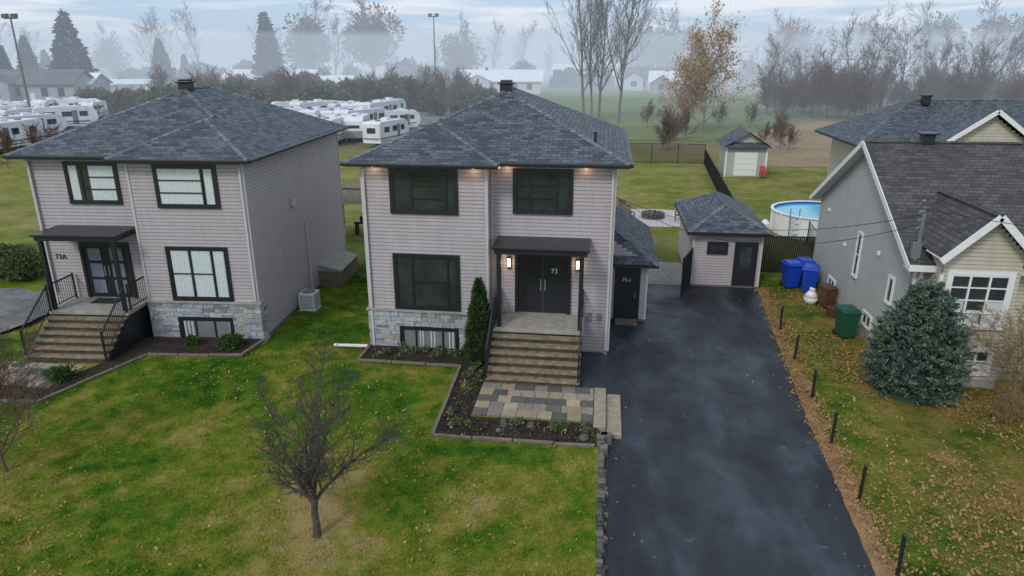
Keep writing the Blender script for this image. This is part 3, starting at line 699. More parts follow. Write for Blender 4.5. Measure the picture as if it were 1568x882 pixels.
# ------------------------------------------------------------------ vegetation
def foliage(n,H,Rad,prof,leaf,aspect=.4,droop=-.2,irr=.25,inner=.55,z0=0,seed=1,up=0):
    q=np.random.RandomState(seed)
    t=q.rand(n)
    pr=np.array([prof(a) for a in t]); keep=q.rand(n)<np.clip(pr+.15,0,1); t=t[keep];pr=pr[keep];n=len(t)
    a=q.rand(n)*6.283
    lump=1+irr*np.sin(a*3+t*9+seed)*np.sin(a*5-t*17)+irr*.6*np.sin(a*9+t*31)
    r=Rad*pr*lump*(inner+(1-inner)*np.sqrt(q.rand(n)))
    p=np.c_[r*np.cos(a),r*np.sin(a),z0+t*H]
    d=np.c_[np.cos(a),np.sin(a),np.full(n,droop)]+q.normal(0,.35,(n,3)); d[:,2]+=up; d/=np.linalg.norm(d,axis=1)[:,None]
    w=np.cross(d,q.normal(0,1,(n,3))); w/=np.linalg.norm(w,axis=1)[:,None]
    L=leaf*(.6+.8*q.rand(n))[:,None]
    return np.stack([p-w*L*aspect*.3,p+w*L*aspect*.5+d*L*.3,p+d*L,p-w*L*aspect*.5+d*L*.4],1)
def sprays(n_s,per,H,Rad,prof,slen,leaf,seed=1,up=.5):
    q=np.random.RandomState(seed); out=[]
    for i in range(n_s):
        t=q.rand()**1.1; a=q.rand()*6.283; pr=prof(t)
        base=Rad*pr*q.uniform(.45,.88); ax=np.array([math.cos(a),math.sin(a),up+q.normal(0,.2)])+q.normal(0,.15,3); ax/=np.linalg.norm(ax)
        p0=np.array([base*math.cos(a),base*math.sin(a),.1+t*H]); L=slen*q.uniform(.6,1.35)*(1-.35*t)
        u=q.rand(per); p=p0+ax*(u*L)[:,None]
        d=q.normal(0,.65,(per,3))+ax*1.0; d/=np.linalg.norm(d,axis=1)[:,None]
        w=np.cross(d,q.normal(0,1,(per,3))); w/=np.linalg.norm(w,axis=1)[:,None]; l=leaf*(1.15-.6*u)[:,None]*(.7+.6*q.rand(per))[:,None]
        out.append(np.stack([p,p+w*l*.16+d*l*.45,p+d*l,p-w*l*.16+d*l*.45],1))
    return np.concatenate(out)
def blob(n,rx,ry,rz,leaf,seed=1,clumps=14,cz=None):
    q=np.random.RandomState(seed); cz=rz if cz is None else cz
    c=q.normal(0,1,(clumps,3)); c/=np.linalg.norm(c,axis=1)[:,None]; c*=(.35+.5*q.rand(clumps))[:,None]
    c*=np.array([rx,ry,rz]); c[:,2]+=cz
    idx=q.randint(0,clumps,n); d=q.normal(0,1,(n,3)); d/=np.linalg.norm(d,axis=1)[:,None]
    rr=(.25+.3*q.rand(clumps))[idx]*(.6+.4*q.rand(n))
    p=c[idx]+d*rr[:,None]*np.array([rx,ry,rz]); p[:,2]=np.maximum(p[:,2],.05)
    w=np.cross(d,q.normal(0,1,(n,3))); w/=np.linalg.norm(w,axis=1)[:,None]; d2=d+q.normal(0,.5,(n,3)); L=leaf*(.6+.8*q.rand(n))[:,None]
    return np.stack([p,p+w*L*.4+d2*L*.4,p+d2*L*.9,p-w*L*.4+d2*L*.4],1)
def tree_mesh(name,seed,H,r0,levels=3,nseg=(7,5,4,3,2),cnt=(1.6,1.4,1.2,1.0),first=.2,ang=(25,55),ratio=(.55,.5,.5,.5),mr=.004,wob=(.05,.12,.18,.24,.3),up=.08,mat='bark',d0=(0,0,1),taper=.82):
    rr=random.Random(seed); out=[]
    def grow(p,d,L,r,lev):
        n=nseg[lev]; seg=L/n
        for i in range(n):
            w=wob[lev]; d=(d+Vector((rr.gauss(0,w),rr.gauss(0,w),rr.gauss(0,w)+(up if lev else 0)))).normalized()
            q=p+d*seg; t0=i/n;t1=(i+1)/n
            out.append((p,q,max(mr,r*(1-t0*taper)),max(mr,r*(1-t1*taper)),lev))
            if lev<levels and (lev>0 or t1>first):
                c=cnt[lev]; c=int(c)+(rr.random()<c-int(c))
                for _ in range(c):
                    a=R(rr.uniform(*ang)); u=d.orthogonal().normalized(); u.rotate(Matrix.Rotation(rr.random()*6.283,3,d))
                    cd=(d*math.cos(a)+u*math.sin(a)).normalized()
                    grow(q,cd,L*ratio[lev]*(1-.45*t1)*rr.uniform(.7,1.2),r*(1-t1*.75)*.6,lev+1)
            p=q
    grow(Vector((0,0,0)),Vector(d0).normalized(),H,r0,0)
    V=[];F=[]
    for p0,p1,a,b,lev in out:
        n=7 if lev==0 else (4 if lev==1 else 3)
        d=(p1-p0).normalized();u=d.orthogonal().normalized();c=d.cross(u);i=len(V)
        for p,r in ((p0,a),(p1,b)):
            for k in range(n):
                t=6.283*k/n; V.append(tuple(p+(u*math.cos(t)+c*math.sin(t))*r))
        for k in range(n): F.append((i+k,i+(k+1)%n,i+n+(k+1)%n,i+n+k))
    me=bpy.data.meshes.new(name); me.from_pydata(V,[],F); me.materials.append(M[mat]); me.polygons.foreach_set('use_smooth',[True]*len(F)); me.update()
    return me
def place(name,me,x,y,z=None,rot=0,s=1,par=None,sx=None):
    o=bpy.data.objects.new(name,me); COL.objects.link(o); o.location=(x,y,hgt(x,y) if z is None else z); o.rotation_euler=(0,0,rot)
    o.scale=(s if sx is None else sx,s if sx is None else sx,s)
    if par:o.parent=par
    return o
# young bare tree: short crooked trunk splitting into several leaders
par=empty('bare_tree',(-5.75,11.7,.25))
mb=MB(); pts=[(0,0,-.05),(.02,0,.3),(-.01,.02,.6),(.03,.01,.85),(.02,0,1.08)]; rad=[.10,.078,.072,.07,.06]
for i in range(4): mb.tube(pts[i],pts[i+1],rad[i],rad[i+1],n=9,cap=False)
mb.build('trunk',['bark'],par,smooth=True)
for i,(a,t,z,L) in enumerate([(.3,.55,.82,2.3),(1.7,.45,.95,2.2),(3.0,.62,.80,2.3),(4.1,.40,.98,2.4),(5.3,.6,.9,2.0),(0.9,.14,1.0,2.7),(2.5,1.3,.72,1.5)]):
    me=tree_mesh('limb',200+i,L,.044,3,nseg=(7,5,4,3),cnt=(1.9,1.6,1.3),first=.12,ang=(25,55),ratio=(.50,.5,.5),mr=.0042,wob=(.10,.15,.2,.25),up=.10,d0=(math.cos(a)*t,math.sin(a)*t,1))
    place('limb',me,.02,0,z,par=par)
me=tree_mesh('bare_shrub',5,2.9,.045,4,nseg=(7,6,4,3,2),cnt=(3.2,1.8,1.5,1.0),first=.0,ang=(25,60),ratio=(.75,.55,.5,.5),mr=.0045,mat='bark_red')
place('bare_shrub',me,-14.3,13.0); place('bare_shrub',me,13.6,19.3,s=.9,rot=2)
me=tree_mesh('dry_shrub',8,2.0,.03,3,nseg=(6,5,4,3),cnt=(4,2,1.6),first=.0,ang=(25,65),ratio=(.8,.6,.5),mr=.005,mat='twig_y')
place('dry_shrub',me,12.3,20.0,rot=1,s=1.2); place('dry_shrub',me,11.6,19.0,rot=2,s=.5);place('dry_shrub',me,12.9,16.0,s=.8,rot=2); place('dry_shrub',me,10.9,14.9,s=.5,rot=4)
par=empty('cedar_tree',(-3.85,21.0,.2))
np_mesh('foliage',foliage(11000,2.95,.46,lambda t:min(1,(1-t)**.62*1.15)*(.75+.25*min(1,t*6)),.10,.45,.35,.16,.6,seed=3,up=.5),'cedar',par)
mb=MB(); mb.tube((0,0,0),(0,0,2.3),.3,.05,n=8); mb.build('stem',['bark'],par)
par=empty('blue_spruce_tree',(9.75,20.9,0))
np_mesh('foliage',sprays(680,75,3.35,1.38,lambda t:max(0,(1-t**2.0))**.75*(.74+.26*min(1,t*5)),.50,.15,seed=5,up=.62),'spruce',par)
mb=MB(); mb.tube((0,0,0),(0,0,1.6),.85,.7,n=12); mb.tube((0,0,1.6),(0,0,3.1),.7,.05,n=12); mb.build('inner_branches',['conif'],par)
for i,(x,y,r) in enumerate([(-19.4,16.6,.36),(-18.2,16.6,.42),(-16.75,17.9,.42),(-12.7,20.95,.42),(-14.2,21.0,.25),(-26.4,27.4,.95),(-27.6,28.2,1.1),(-28.8,27.2,1.0)]):
    par=empty('round_shrub',(x,y,.22))
    np_mesh('foliage',blob(3500,r,r,r*.75,.055 if r<.9 else .1,seed=20+i,clumps=22,cz=r*.6),'cedar' if r<.9 else 'bushg',par)
    mb=MB(); mb.tube((0,0,0),(0,0,r*.7),r*.5,r*.3,n=8); mb.build('stem',['mulchchip'],par)
L=[]
for i in range(30):
    x,y=rng.choice([(rng.uniform(-4.1,-3.6),rng.uniform(16.4,20.6)),(rng.uniform(-4,0),rng.uniform(16.3,17.0)),(rng.uniform(-7.6,-4.6),rng.uniform(20.6,21.6))])
    q_=rng.uniform(.1,.2); b_=blob(90,q_,q_,q_*.6,.07,seed=50+i,clumps=6); b_[:,:,0]+=x;b_[:,:,1]+=y;b_[:,:,2]+=.26; L.append(b_)
np_mesh('bed_plants',np.concatenate(L),'bedplant')
mb=MB()
for _ in range(9):
    x,y=rng.choice([(rng.uniform(-4.1,-3.6),rng.uniform(16.4,20.6)),(rng.uniform(-4,0),rng.uniform(16.3,17.0))]); r=rng.uniform(.08,.17)
    mb.tube((x,y,.24),(x,y,.24+r*.8),r,r*.5,n=7)
mb.build('garden_rocks',['edgestone'],bevel=.03)

# ------------------------------------------------------------------ site objects
for x,y in ((6.27,12.4),(6.33,14.9),(6.45,17.5),(6.67,20.2),(6.82,23.0),(7.0,25.9),(6.2,9.7)):
    mb=MB(); mb.tube((0,0,0),(0,0,.95),.04,n=10); mb.tube((0,0,.95),(0,0,.99),.045,.02,n=10); mb.tube((0,0,.0),(0,0,.03),.07,n=10)
    o=mb.build('bollard_post',['black']); o.location=(x,y,0); o.rotation_euler=(rng.uniform(-.03,.03),rng.uniform(-.03,.05),0)
def bin_(name,mat,x,y,s=1,rot=0):
    mb=MB()
    mb.hexa([(-.22,-.25,.08),(.22,-.25,.08),(-.22,.25,.08),(.22,.25,.08),(-.28,-.34,.95),(.28,-.34,.95),(-.28,.34,.95),(.28,.34,.95)],0)
    mb.box(-.31,.31,-.38,.36,.95,.99,0); mb.hexa([(-.29,-.36,.99),(.29,-.36,.99),(-.29,.36,.99),(.29,.36,.99),(-.24,-.25,1.07),(.24,-.25,1.07),(-.24,.30,1.07),(.24,.30,1.07)],0)
    mb.tube((-.25,.38,.93),(.25,.38,.93),.022,n=8,mi=1)
    for sx in (-.27,.22): mb.tube((sx,.26,.10),(sx+.05,.26,.10),.10,n=14,mi=1)
    o=mb.build(name,[mat,'rubber'],bevel=.015); o.location=(x,y,0); o.scale=(s,s,s); o.rotation_euler=(0,0,rot)
bin_('recycling_bin','blue',8.6,31.2,1.15,.2); bin_('recycling_bin','blue',9.25,30.6,1.15,-.3); bin_('recycling_bin','blue',9.3,31.7,1.15,.1)
bin_('compost_bin','brown',9.45,28.7,.9,.3); bin_('garbage_bin','green',9.2,25.4,1.1,.15)
mb=MB(); mb.tube((0,0,.0),(0,0,.3),.22,.33,n=12);mb.tube((0,0,.3),(0,0,.55),.33,.12,n=12);mb.tube((0,0,.55),(.03,0,.68),.10,.14,n=9); o=mb.build('white_bag',['white'],smooth=True); o.location=(8.95,29.1,0)
mb=MB(); mb.tube((0,0,0),(0,0,.38),.2,.27,n=14); o=mb.build('flower_pot',['brown']); o.location=(9.4,27.6,0)
par=empty('above_ground_pool',(12.9,42.4,0))
mb=MB(); n=28; r=2.75; ri=r-.04
for k in range(n):
    a0=6.283*k/n;a1=6.283*(k+1)/n; c0,s0,c1,s1=math.cos(a0),math.sin(a0),math.cos(a1),math.sin(a1)
    mb.face([(r*c0,r*s0,0),(r*c1,r*s1,0),(r*c1,r*s1,1.25),(r*c0,r*s0,1.25)])
    mb.face([(ri*c0,ri*s0,.9),(ri*c1,ri*s1,.9),(ri*c1,ri*s1,1.25),(ri*c0,ri*s0,1.25)],2)
    mb.hexa([((r+q)*c,(r+q)*s,z) for z in (1.25,1.30) for q in (-.08,.08) for c,s in ((c0,s0),(c1,s1))],0)
    if k%2==0: mb.tube(((r+.04)*c0,(r+.04)*s0,0),((r+.04)*c0,(r+.04)*s0,1.25),.05,n=6)
mb.face([(ri*math.cos(6.283*k/n),ri*math.sin(6.283*k/n),1.15) for k in range(n)],1)
mb.build('wall',['white','water','blue'],par)
mb=MB()
for x in (-.25,.25): mb.tube((x-2,-2.15,0),(x-2,-2.0,1.75),.03,n=6)
for z in (.3,.6,.9,1.2): mb.tube((-2.25,-2.12,z),(-1.75,-2.12,z),.025,n=6)
mb.build('ladder',['metal'],par)
mb=MB(); mb.tube((-3.3,-.8,0),(-3.3,-.8,.6),.28,n=14); mb.tube((-3.3,-.8,.6),(-3.3,-.8,.8),.28,.1,n=14); mb.build('filter_tank',['white'],par,smooth=False)
par=empty('small_garden_shed',(12.1,62,0))
mb=MB(); mb.box(-1.6,1.6,0,4,0,2.7); mb.face([(-1.6,0,2.7),(1.6,0,2.7),(0,0,3.7)]); lap(mb,front(0),-1.6,1.6,.1,2.7,step=.15); lap(mb,leftf(-1.6),0,4,.1,2.7,step=.15); mb.build('walls',['siding_g_and_shade','groove_shadow_b'],par)
mb=MB(); mb.slope([(-2.0,-.5,2.55),(0,-.5,3.85),(0,4.4,3.85),(-2.0,4.4,2.55)]);mb.slope([(2.0,-.5,2.55),(0,-.5,3.85),(0,4.4,3.85),(2.0,4.4,2.55)])
mb.slope([(-2.0,-.5,2.55),(2.0,-.5,2.55),(1.5,-.1,2.95),(-1.5,-.1,2.95)]); mb.build('roof',['roof'],par)
mb=MB(); mb.box(-.95,.95,-.06,-.02,.1,2.1,0); mb.box(-1.75,-1.6,-.1,0,0,2.6,0); mb.box(1.6,1.75,-.1,0,0,2.6,0)
for z in (.6,1.1,1.6): mb.box(-.9,.9,-.075,-.06,z,z+.03,1)
mb.build('roller_door',['white','trim'],par)
mb=MB(); mb.box(-.25,.25,-.25,.25,.35,.45);mb.hexa([(-.25,.2,.45),(.25,.2,.45),(-.25,.26,.45),(.25,.26,.45),(-.22,.35,1.0),(.22,.35,1.0),(-.22,.41,1.0),(.22,.41,1.0)])
for a in (-.25,.2):
    for b in (-.25,.2): mb.box(a,a+.05,b,b+.05,0,.35)
    mb.box(a-.02,a+.07,-.25,.25,.6,.64)
o=mb.build('garden_chair',['red']); o.location=(13.5,61.3,0)
par=empty('gazebo',(-14.0,38.2,.05))
mb=MB()
for x in (-1.6,1.6):
    for y in (-1.5,1.5): mb.box(x-.06,x+.06,y-.06,y+.06,0,2.15)
for a in (-1.5,1.5): mb.beam((-1.6,a,2.15),(1.6,a,2.15),.08,.1); mb.beam((a*1.066,-1.5,2.15),(a*1.066,1.5,2.15),.08,.1)
mb.build('frame',['black'],par)
mb=MB()
for r0,r1,z0,z1 in ((1.9,.6,2.15,2.8),(.8,.0,2.8,3.1)):
    for k in range(4):
        a=[(-1,-1),(1,-1),(1,1),(-1,1)]; p=a[k];q=a[(k+1)%4]
        mb.face([(p[0]*r0,p[1]*r0,z0),(q[0]*r0,q[1]*r0,z0),(q[0]*r1,q[1]*r1,z1),(p[0]*r1,p[1]*r1,z1)])
mb.build('canopy',['wood'],par)
mb=MB(); mb.box(.2,1.2,-.6,0,.8,1.15); mb.box(-.2,1.6,-.6,0,.7,.8)
for x in (-.1,1.5): mb.box(x-.05,x+.05,-.55,-.05,0,.7)
mb.build('barbecue',['black'],par,bevel=.03)
mb=MB(); mb.box(-.32,.32,-.32,.32,.05,.75,0); mb.tube((0,0,.75),(0,0,.78),.26,n=18,mi=1)
for k in range(10): mb.box(.32,.33,-.28,.28,.12+k*.06,.145+k*.06,1); mb.box(-.28,.28,-.33,-.32,.12+k*.06,.145+k*.06,1)
mb.box(-.36,.36,-.36,.36,0,.05,2); o=mb.build('air_conditioner',['white','rvs','conc'],bevel=.01); o.location=(-11.7,25.4,.1)
mb=MB(); mb.box(0,1.0,0,2.6,0,.75,0); mb.hexa([(-.0,-.05,.75),(1.06,-.05,.75),(-.0,2.65,.75),(1.06,2.65,.75),(0,-.05,1.05),(1.06,-.05,.8),(0,2.65,1.05),(1.06,2.65,.8)],1)
for k in range(9): mb.box(1.0,1.015,.02+k*.29,.28+k*.29,.02,.74,0)
o=mb.build('basement_hatch',['wood','conc'],bevel=.01); o.location=(-12.42,28.2,.1); o.rotation_euler=(0,0,R(4))
mb=MB(); mb.beam((-7.95,21.55,.32),(-9.2,21.6,.27),.1,.08); mb.build('downspout_extension',['white'],bevel=.015)
par=empty('fire_pit',(3.3,44.8,.03))
mb=MB()
for k in range(14):
    a=6.283*k/14; mb.tube((.62*math.cos(a),.62*math.sin(a),0),(.62*math.cos(a),.62*math.sin(a),.35),.15,.13,n=6)
mb.build('stone_ring',['edgestone'],par); mb=MB(); mb.tube((0,0,0),(0,0,.15),.5,n=16); mb.build('ashes',['mulch'],par)
for x,y,r_ in ((1.7,43.4,.4),(1.5,45.8,2.6),(5.0,43.9,-.9)):
    mb=MB(); mb.box(-.28,.28,-.28,.28,.36,.42); mb.hexa([(-.28,.24,.42),(.28,.24,.42),(-.28,.3,.42),(.28,.3,.42),(-.28,.42,1.0),(.28,.42,1.0),(-.28,.48,1.0),(.28,.48,1.0)])
    for a in (-.26,.26):
        mb.box(a-.03,a+.03,-.28,-.22,0,.62);mb.box(a-.03,a+.03,.22,.28,0,.62);mb.box(a-.05,a+.05,-.3,.3,.6,.64)
    o=mb.build('patio_chair',['wood']); o.location=(x,y,.03); o.rotation_euler=(0,0,r_)
def fence(name,p0,p1,h,step,slat=True,mesh=False):
    mb=MB(); a=Vector((*p0,0));b=Vector((*p1,0));L=(b-a).length;n=max(1,round(L/step)); d=(b-a).normalized()
    for i in range(n+1):
        q=a.lerp(b,i/n); mb.tube(q,q+Vector((0,0,h+.05)),.035,n=6)
    mb.beam(a+Vector((0,0,h)),b+Vector((0,0,h)),.04,.04); mb.beam(a+Vector((0,0,.08)),b+Vector((0,0,.08)),.03,.03)
    if slat:
        k=int(L/.085)
        for i in range(k):
            q=a+d*(L*(i+.5)/k); mb.beam(q+Vector((0,0,.08)),q+Vector((0,0,h-.02)),.07,.012)
    if mesh:
        mb.face([a+Vector((0,0,.05)),b+Vector((0,0,.05)),b+Vector((0,0,h)),a+Vector((0,0,h))],1,[(0,0),(L,0),(L,h),(0,h)])
    return mb.build(name,['black','link'])
fence('privacy_fence',(7.2,33.2),(10.9,33.4),1.85,1.8)
fence('privacy_fence',(7.75,36.8),(9.6,69),1.5,2.4)
fence('fence_gate',(3.55,29.0),(4.1,30.7),1.8,1.8)
fence('chain_link_fence',(9.6,69),(-8,69),1.9,2.5,False,True)
fence('chain_link_fence',(10.9,33.4),(11.5,39.5),1.2,2.5,False,True)
# ------------------------------------------------------------------ background, laid out in a surveyed frame turned 7.5 deg from the lots
cs,sn=math.cos(R(7.5)),math.sin(R(7.5))
def W(k,F): lat=k*F; return (cs*lat-sn*F, sn*lat+cs*F)
def rv_mesh(seed,L,nose):
    rr=random.Random(seed); mb=MB(); w=1.2;h0,h1=.55,3.05
    prof=[(-L/2,h0),(L/2-nose,h0),(L/2,h0+.9),(L/2-nose*.3,h1-.5),(L/2-nose-.2,h1),(-L/2+.25,h1),(-L/2,h1-.25)]
    for sgn in (-1,1): mb.face([(x,sgn*w,z) for x,z in (prof if sgn>0 else prof[::-1])],0)
    for a,b in zip(prof,prof[1:]+prof[:1]): mb.face([(a[0],-w,a[1]),(b[0],-w,b[1]),(b[0],w,b[1]),(a[0],w,a[1])],0)
    for sgn in (-1,1):
        y=sgn*(w+.012)
        def pn(x0,x1,z0,z1,mi): mb.face([(x0,y+sgn*.004*mi,z0),(x1,y+sgn*.004*mi,z0),(x1,y+sgn*.004*mi,z1),(x0,y+sgn*.004*mi,z1)],mi)
        pn(-L/2+.1,L/2-nose-.1,1.0,1.2,1); pn(-L/2+.3,L/2-nose-.8,.72,.86,1)
        for x in (-L*.35,-L*.08,L*.2): pn(x,x+rr.uniform(.7,1.3),1.75,2.4,2)
        pn(L*.08,L*.08+.65,.75,2.55,1)
        for x in (-L*.1,-L*.1+.85): mb.tube((x,sgn*(w-.25),.36),(x,sgn*(w-.02),.36),.36,n=14,mi=2)
    mb.face([(-L/2-.012,-.6,1.7),(-L/2-.012,.6,1.7),(-L/2-.012,.6,2.35),(-L/2-.012,-.6,2.35)],2); mb.face([(-L/2-.010,-1.1,.95),(-L/2-.010,1.1,.95),(-L/2-.010,1.1,1.15),(-L/2-.010,-1.1,1.15)],1)
    mb.box(-.5,.5,-.4,.4,h1,h1+.28,0); mb.box(-L*.3,-L*.3+.5,-.25,.25,h1,h1+.15,1); mb.box(L*.2,L*.2+.4,-.25,.25,h1,h1+.12,1)
    mb.beam((L/2-.6,0,.55),(L/2+1.1,0,.5),.12,.12,2); mb.tube((L/2+.9,0,0),(L/2+.9,0,.5),.05,n=6,mi=2)
    mb.face([(L/2-.02,-.8,1.75),(L/2-.02,.8,1.75),(L/2-nose*.28,.8,2.35),(L/2-nose*.28,-.8,2.35)],2)
    o=mb.build('rv_template',['rv','rvs','dark']); me=o.data; bpy.data.objects.remove(o); return me
rvm=[rv_mesh(i,L,n) for i,(L,n) in enumerate([(7.2,.9),(8.8,1.4),(6.0,.6)])]
spots=[]
for u0,u1,F,n in ((-.325,-.15,84,4),(-.34,-.14,97,5),(-.32,-.15,112,6),(-.80,-.70,74,2),(-.80,-.66,86,3),(-.78,-.60,99,5),(-.74,-.56,116,5)):
    for i in range(n): spots.append((u0+(u1-u0)*(i+.5)/n+rng.uniform(-.012,.012),F+rng.uniform(-3,3)))
for i,(k,F) in enumerate(spots):
    x,y=W(k,F); place('travel_trailer',rvm[i%3],x,y,.03,rot=R(rng.choice([70,80,95,35,10,100,-80]))+rng.uniform(-.15,.15),s=rng.uniform(.85,1.08))
def far_house(k,F,w,d,h,rise,rot,roof,wall,name='distant_house'):
    par=empty(name,(*W(k,F),0)); par.rotation_euler=(0,0,rot)
    mb=MB(); mb.box(-w/2,w/2,-d/2,d/2,0,h,0)
    for s in (-1,1): mb.face([(s*w/2,-d/2,h),(s*w/2,d/2,h),(s*w/2,0,h+rise)],0)
    for x in (-w*.36,-w*.12,w*.18,w*.36): mb.box(x-.7,x+.7,-d/2-.05,-d/2+.02,h*.35,h*.8,1)
    mb.box(w*.02,w*.02+1,-d/2-.06,-d/2+.02,.1,2.2,2)
    # projecting front wing
    mb.box(-w*.42,-w*.12,-d/2-2.4,-d/2,0,h,0); mb.face([(-w*.42,-d/2-2.4,h),(-w*.12,-d/2-2.4,h),(-w*.27,-d/2-2.4,h+rise*.6)],0); mb.box(-w*.32,-w*.22,-d/2-2.46,-d/2-2.4,h*.35,h*.8,1)
    mb.build('walls',[wall,'dark','white'],par)
    mb=MB(); e=.6; z0=h-rise*e/(d/2)
    for s in (-1,1):
        mb.hexa([(x,s*y,z+q) for q in (0,.2) for (y,z) in ((d/2+e,z0),(0,h+rise)) for x in (-w/2-e,w/2+e)],0)
    for s in (-1,1): mb.face([(-w*.27,-d/2-2.9,h+rise*.68),(-w*.27+s*(w*.15+.5),-d/2-2.9,h-.1),(-w*.27+s*(w*.15+.5),-d/2+.2,h-.1),(-w*.27,-d/2+2,h+rise*.68)],0)
    mb.box(-w*.2,-w*.2+.8,-.3,.5,h+rise-.3,h+rise+.8,1); mb.build('roof',[roof,'wood'],par)
far_house(-.655,160,20,9,4.2,2.6,R(8),'roof_far','wall_far'); far_house(-.595,165,8,8,4,2,R(8),'snow','wall_far')
far_house(-.015,200,22,10,3.4,2.6,R(5),'snow','wall_far2'); far_house(-.33,215,26,11,3.4,2.4,R(5),'snow','wall_far'); far_house(-.25,200,12,9,3,1.5,R(5),'snow','wall_far')
far_house(.19,220,18,10,3.4,3,R(0),'roof_far','wall_far2'); far_house(.225,200,13,9,3.2,2.5,R(-5),'snow','wall_far'); far_house(.48,215,16,10,5.4,3,R(-8),'snow','wall_far2')
far_house(.10,240,20,10,4,3,R(0),'snow','wall_far'); far_house(-.53,210,16,9,2.2,1,R(8),'snow','wall_far2')
far_house(.62,215,18,10,5.4,3,R(-8),'snow','wall_far'); far_house(-.11,225,24,10,3.4,3,0,'roof_far','wall_far'); far_house(.74,205,16,10,5.4,3,R(-8),'snow','wall_far2')
for k,F,H in ((-.6757,113,15.4),(-.1057,165,18.2)):
    x,y=W(k,F); par=empty('floodlight_pole',(x,y,0)); mb=MB(); mb.tube((0,0,0),(0,0,H),.22,.12,n=8); mb.build('mast',['wood'],par)
    mb=MB(); mb.box(-1.1,1.1,-.1,.1,H-.2,H)
    for a in (-.75,.75): mb.hexa([(a-.4,-.5,H-.1),(a+.4,-.5,H-.1),(a-.4,.2,H),(a+.4,.2,H),(a-.4,-.4,H+.5),(a+.4,-.4,H+.5),(a-.4,.25,H+.6),(a+.4,.25,H+.6)])
    mb.build('lamp_heads',['black'],par)
def conif_mesh(seed,H,Rr): return np_mesh('conifer',foliage(6500,H,Rr,lambda t:(1-t)**.85*(.8+.2*min(1,t*8)),1.1*H/18,.5,-.25,.22,.25,z0=.6,seed=seed),'conif',link=False)
cm=[conif_mesh(31,20,5.6),conif_mesh(32,20,4.6)]
for i,(k,F,H) in enumerate([(-.605,185,19.5),(-.665,200,14.5),(-.64,220,11),(-.334,215,21),(-.482,215,14),(-.70,180,12),(.255,225,15),(-.45,230,10)]):
    x,y=W(k,F); par=empty('conifer_tree',(x,y,0)); place('foliage',cm[i%2],0,0,0,rot=i*1.3,s=H/20,par=par)
    mb=MB(); mb.tube((0,0,0),(0,0,H*.93),.35,.05,n=6); mb.build('trunk',['bark'],par)
far=[tree_mesh('far_bare_tree',60+i,12,.20,3,nseg=(7,5,4,3),cnt=(2.5,1.8,1.4),first=.15,ang=(22,50),ratio=(.55,.5,.5),mr=.022,mat='bark_d',up=.1) for i in range(4)]
red=[tree_mesh('brush',70+i,5,.07,3,nseg=(6,5,4,3),cnt=(3.6,2.2,1.5),first=0,ang=(20,55),ratio=(.8,.6,.5),mr=.022,mat='bark_red',up=.1) for i in range(2)]
tall=[tree_mesh('tall_bare_tree',80+i,22,.26,4,nseg=(10,6,4,3,2),cnt=(2.0,1.5,1.3,1.0),first=.16,ang=(18,42),ratio=(.48,.5,.5,.45),mr=.018,mat='bark_l',up=.14,wob=(.035,.08,.14,.2,.25)) for i in range(2)]
for i,(k,F,s) in enumerate([(.100,112,1.0),(.122,116,.95),(.150,110,1.05),(.112,119,.85)]):
    x,y=W(k,F); place('tall_bare_tree',tall[i%2],x,y,0,rot=i*2.1,s=s,sx=s*.95)
tl=empty('treeline')
for i in range(62):
    k=rng.uniform(.37,.85);F=rng.uniform(120,165); x,y=W(k,F); place('bare_tree_instance',far[i%4],x,y,0,rot=rng.random()*6,s=rng.uniform(.5,1.0),par=tl)
for i in range(100):
    k=rng.uniform(.35,.86);F=rng.uniform(116,145); x,y=W(k,F); place('brush_instance',red[i%2],x,y,0,rot=rng.random()*6,s=rng.uniform(.6,1.15),par=tl)
for i in range(55):
    k=rng.uniform(-.85,.85);F=rng.uniform(225,330); x,y=W(k,F); place('bare_tree_instance',far[i%4],x,y,0,rot=rng.random()*6,s=rng.uniform(.8,1.7),par=tl)
for i in range(36):
    k=rng.uniform(-.50,-.05);F=rng.uniform(122,165); x,y=W(k,F); place('brush_instance',red[i%2],x,y,0,rot=rng.random()*6,s=rng.uniform(.6,1.1),par=tl)
for i in range(12):
    k=rng.uniform(.17,.40);F=rng.uniform(76,105); x,y=W(k,F); place('brush_instance',red[i%2],x,y,0,rot=rng.random()*6,s=rng.uniform(.35,.6),par=tl)
x,y=W(-.695,72)
for i in range(5): place('brush_instance',red[i%2],x+rng.uniform(-2,8),y+rng.uniform(-8,0),0,rot=i,s=.5,par=tl)
bg=[np_mesh('bush',blob(2600,3.2,3.2,2.6,.6,seed=90+i,clumps=22),m_,link=False) for i,m_ in enumerate(['bushg','bushb','bushg'])]
hd=empty('hedge_mass')
for i in range(80):
    k=rng.uniform(-.50,-.03);F=rng.uniform(120,175); x,y=W(k,F); s=rng.uniform(.5,1.1)*(1 if k<-.1 else .7); place('bush_instance',bg[rng.choice([0,0,1,2])],x,y,0,rot=rng.random()*6,s=s,par=hd)
for i in range(40):
    k=rng.uniform(-.8,.8);F=rng.uniform(215,270); x,y=W(k,F); place('bush_instance',bg[rng.choice([0,1,1,2])],x,y,0,rot=rng.random()*6,s=rng.uniform(.8,1.5),par=hd)
for i in range(14):
    x,y=W(-.54+rng.uniform(-.06,.10),128+rng.uniform(-4,8)); place('bush_instance',bg[1 if i%2 else 0],x,y,0,rot=i,s=.7,par=hd)
bgbig=[np_mesh('crown',blob(4500,8,8,8.5,.8,seed=120+i,clumps=40,cz=12),'bushb',link=False) for i in range(2)]
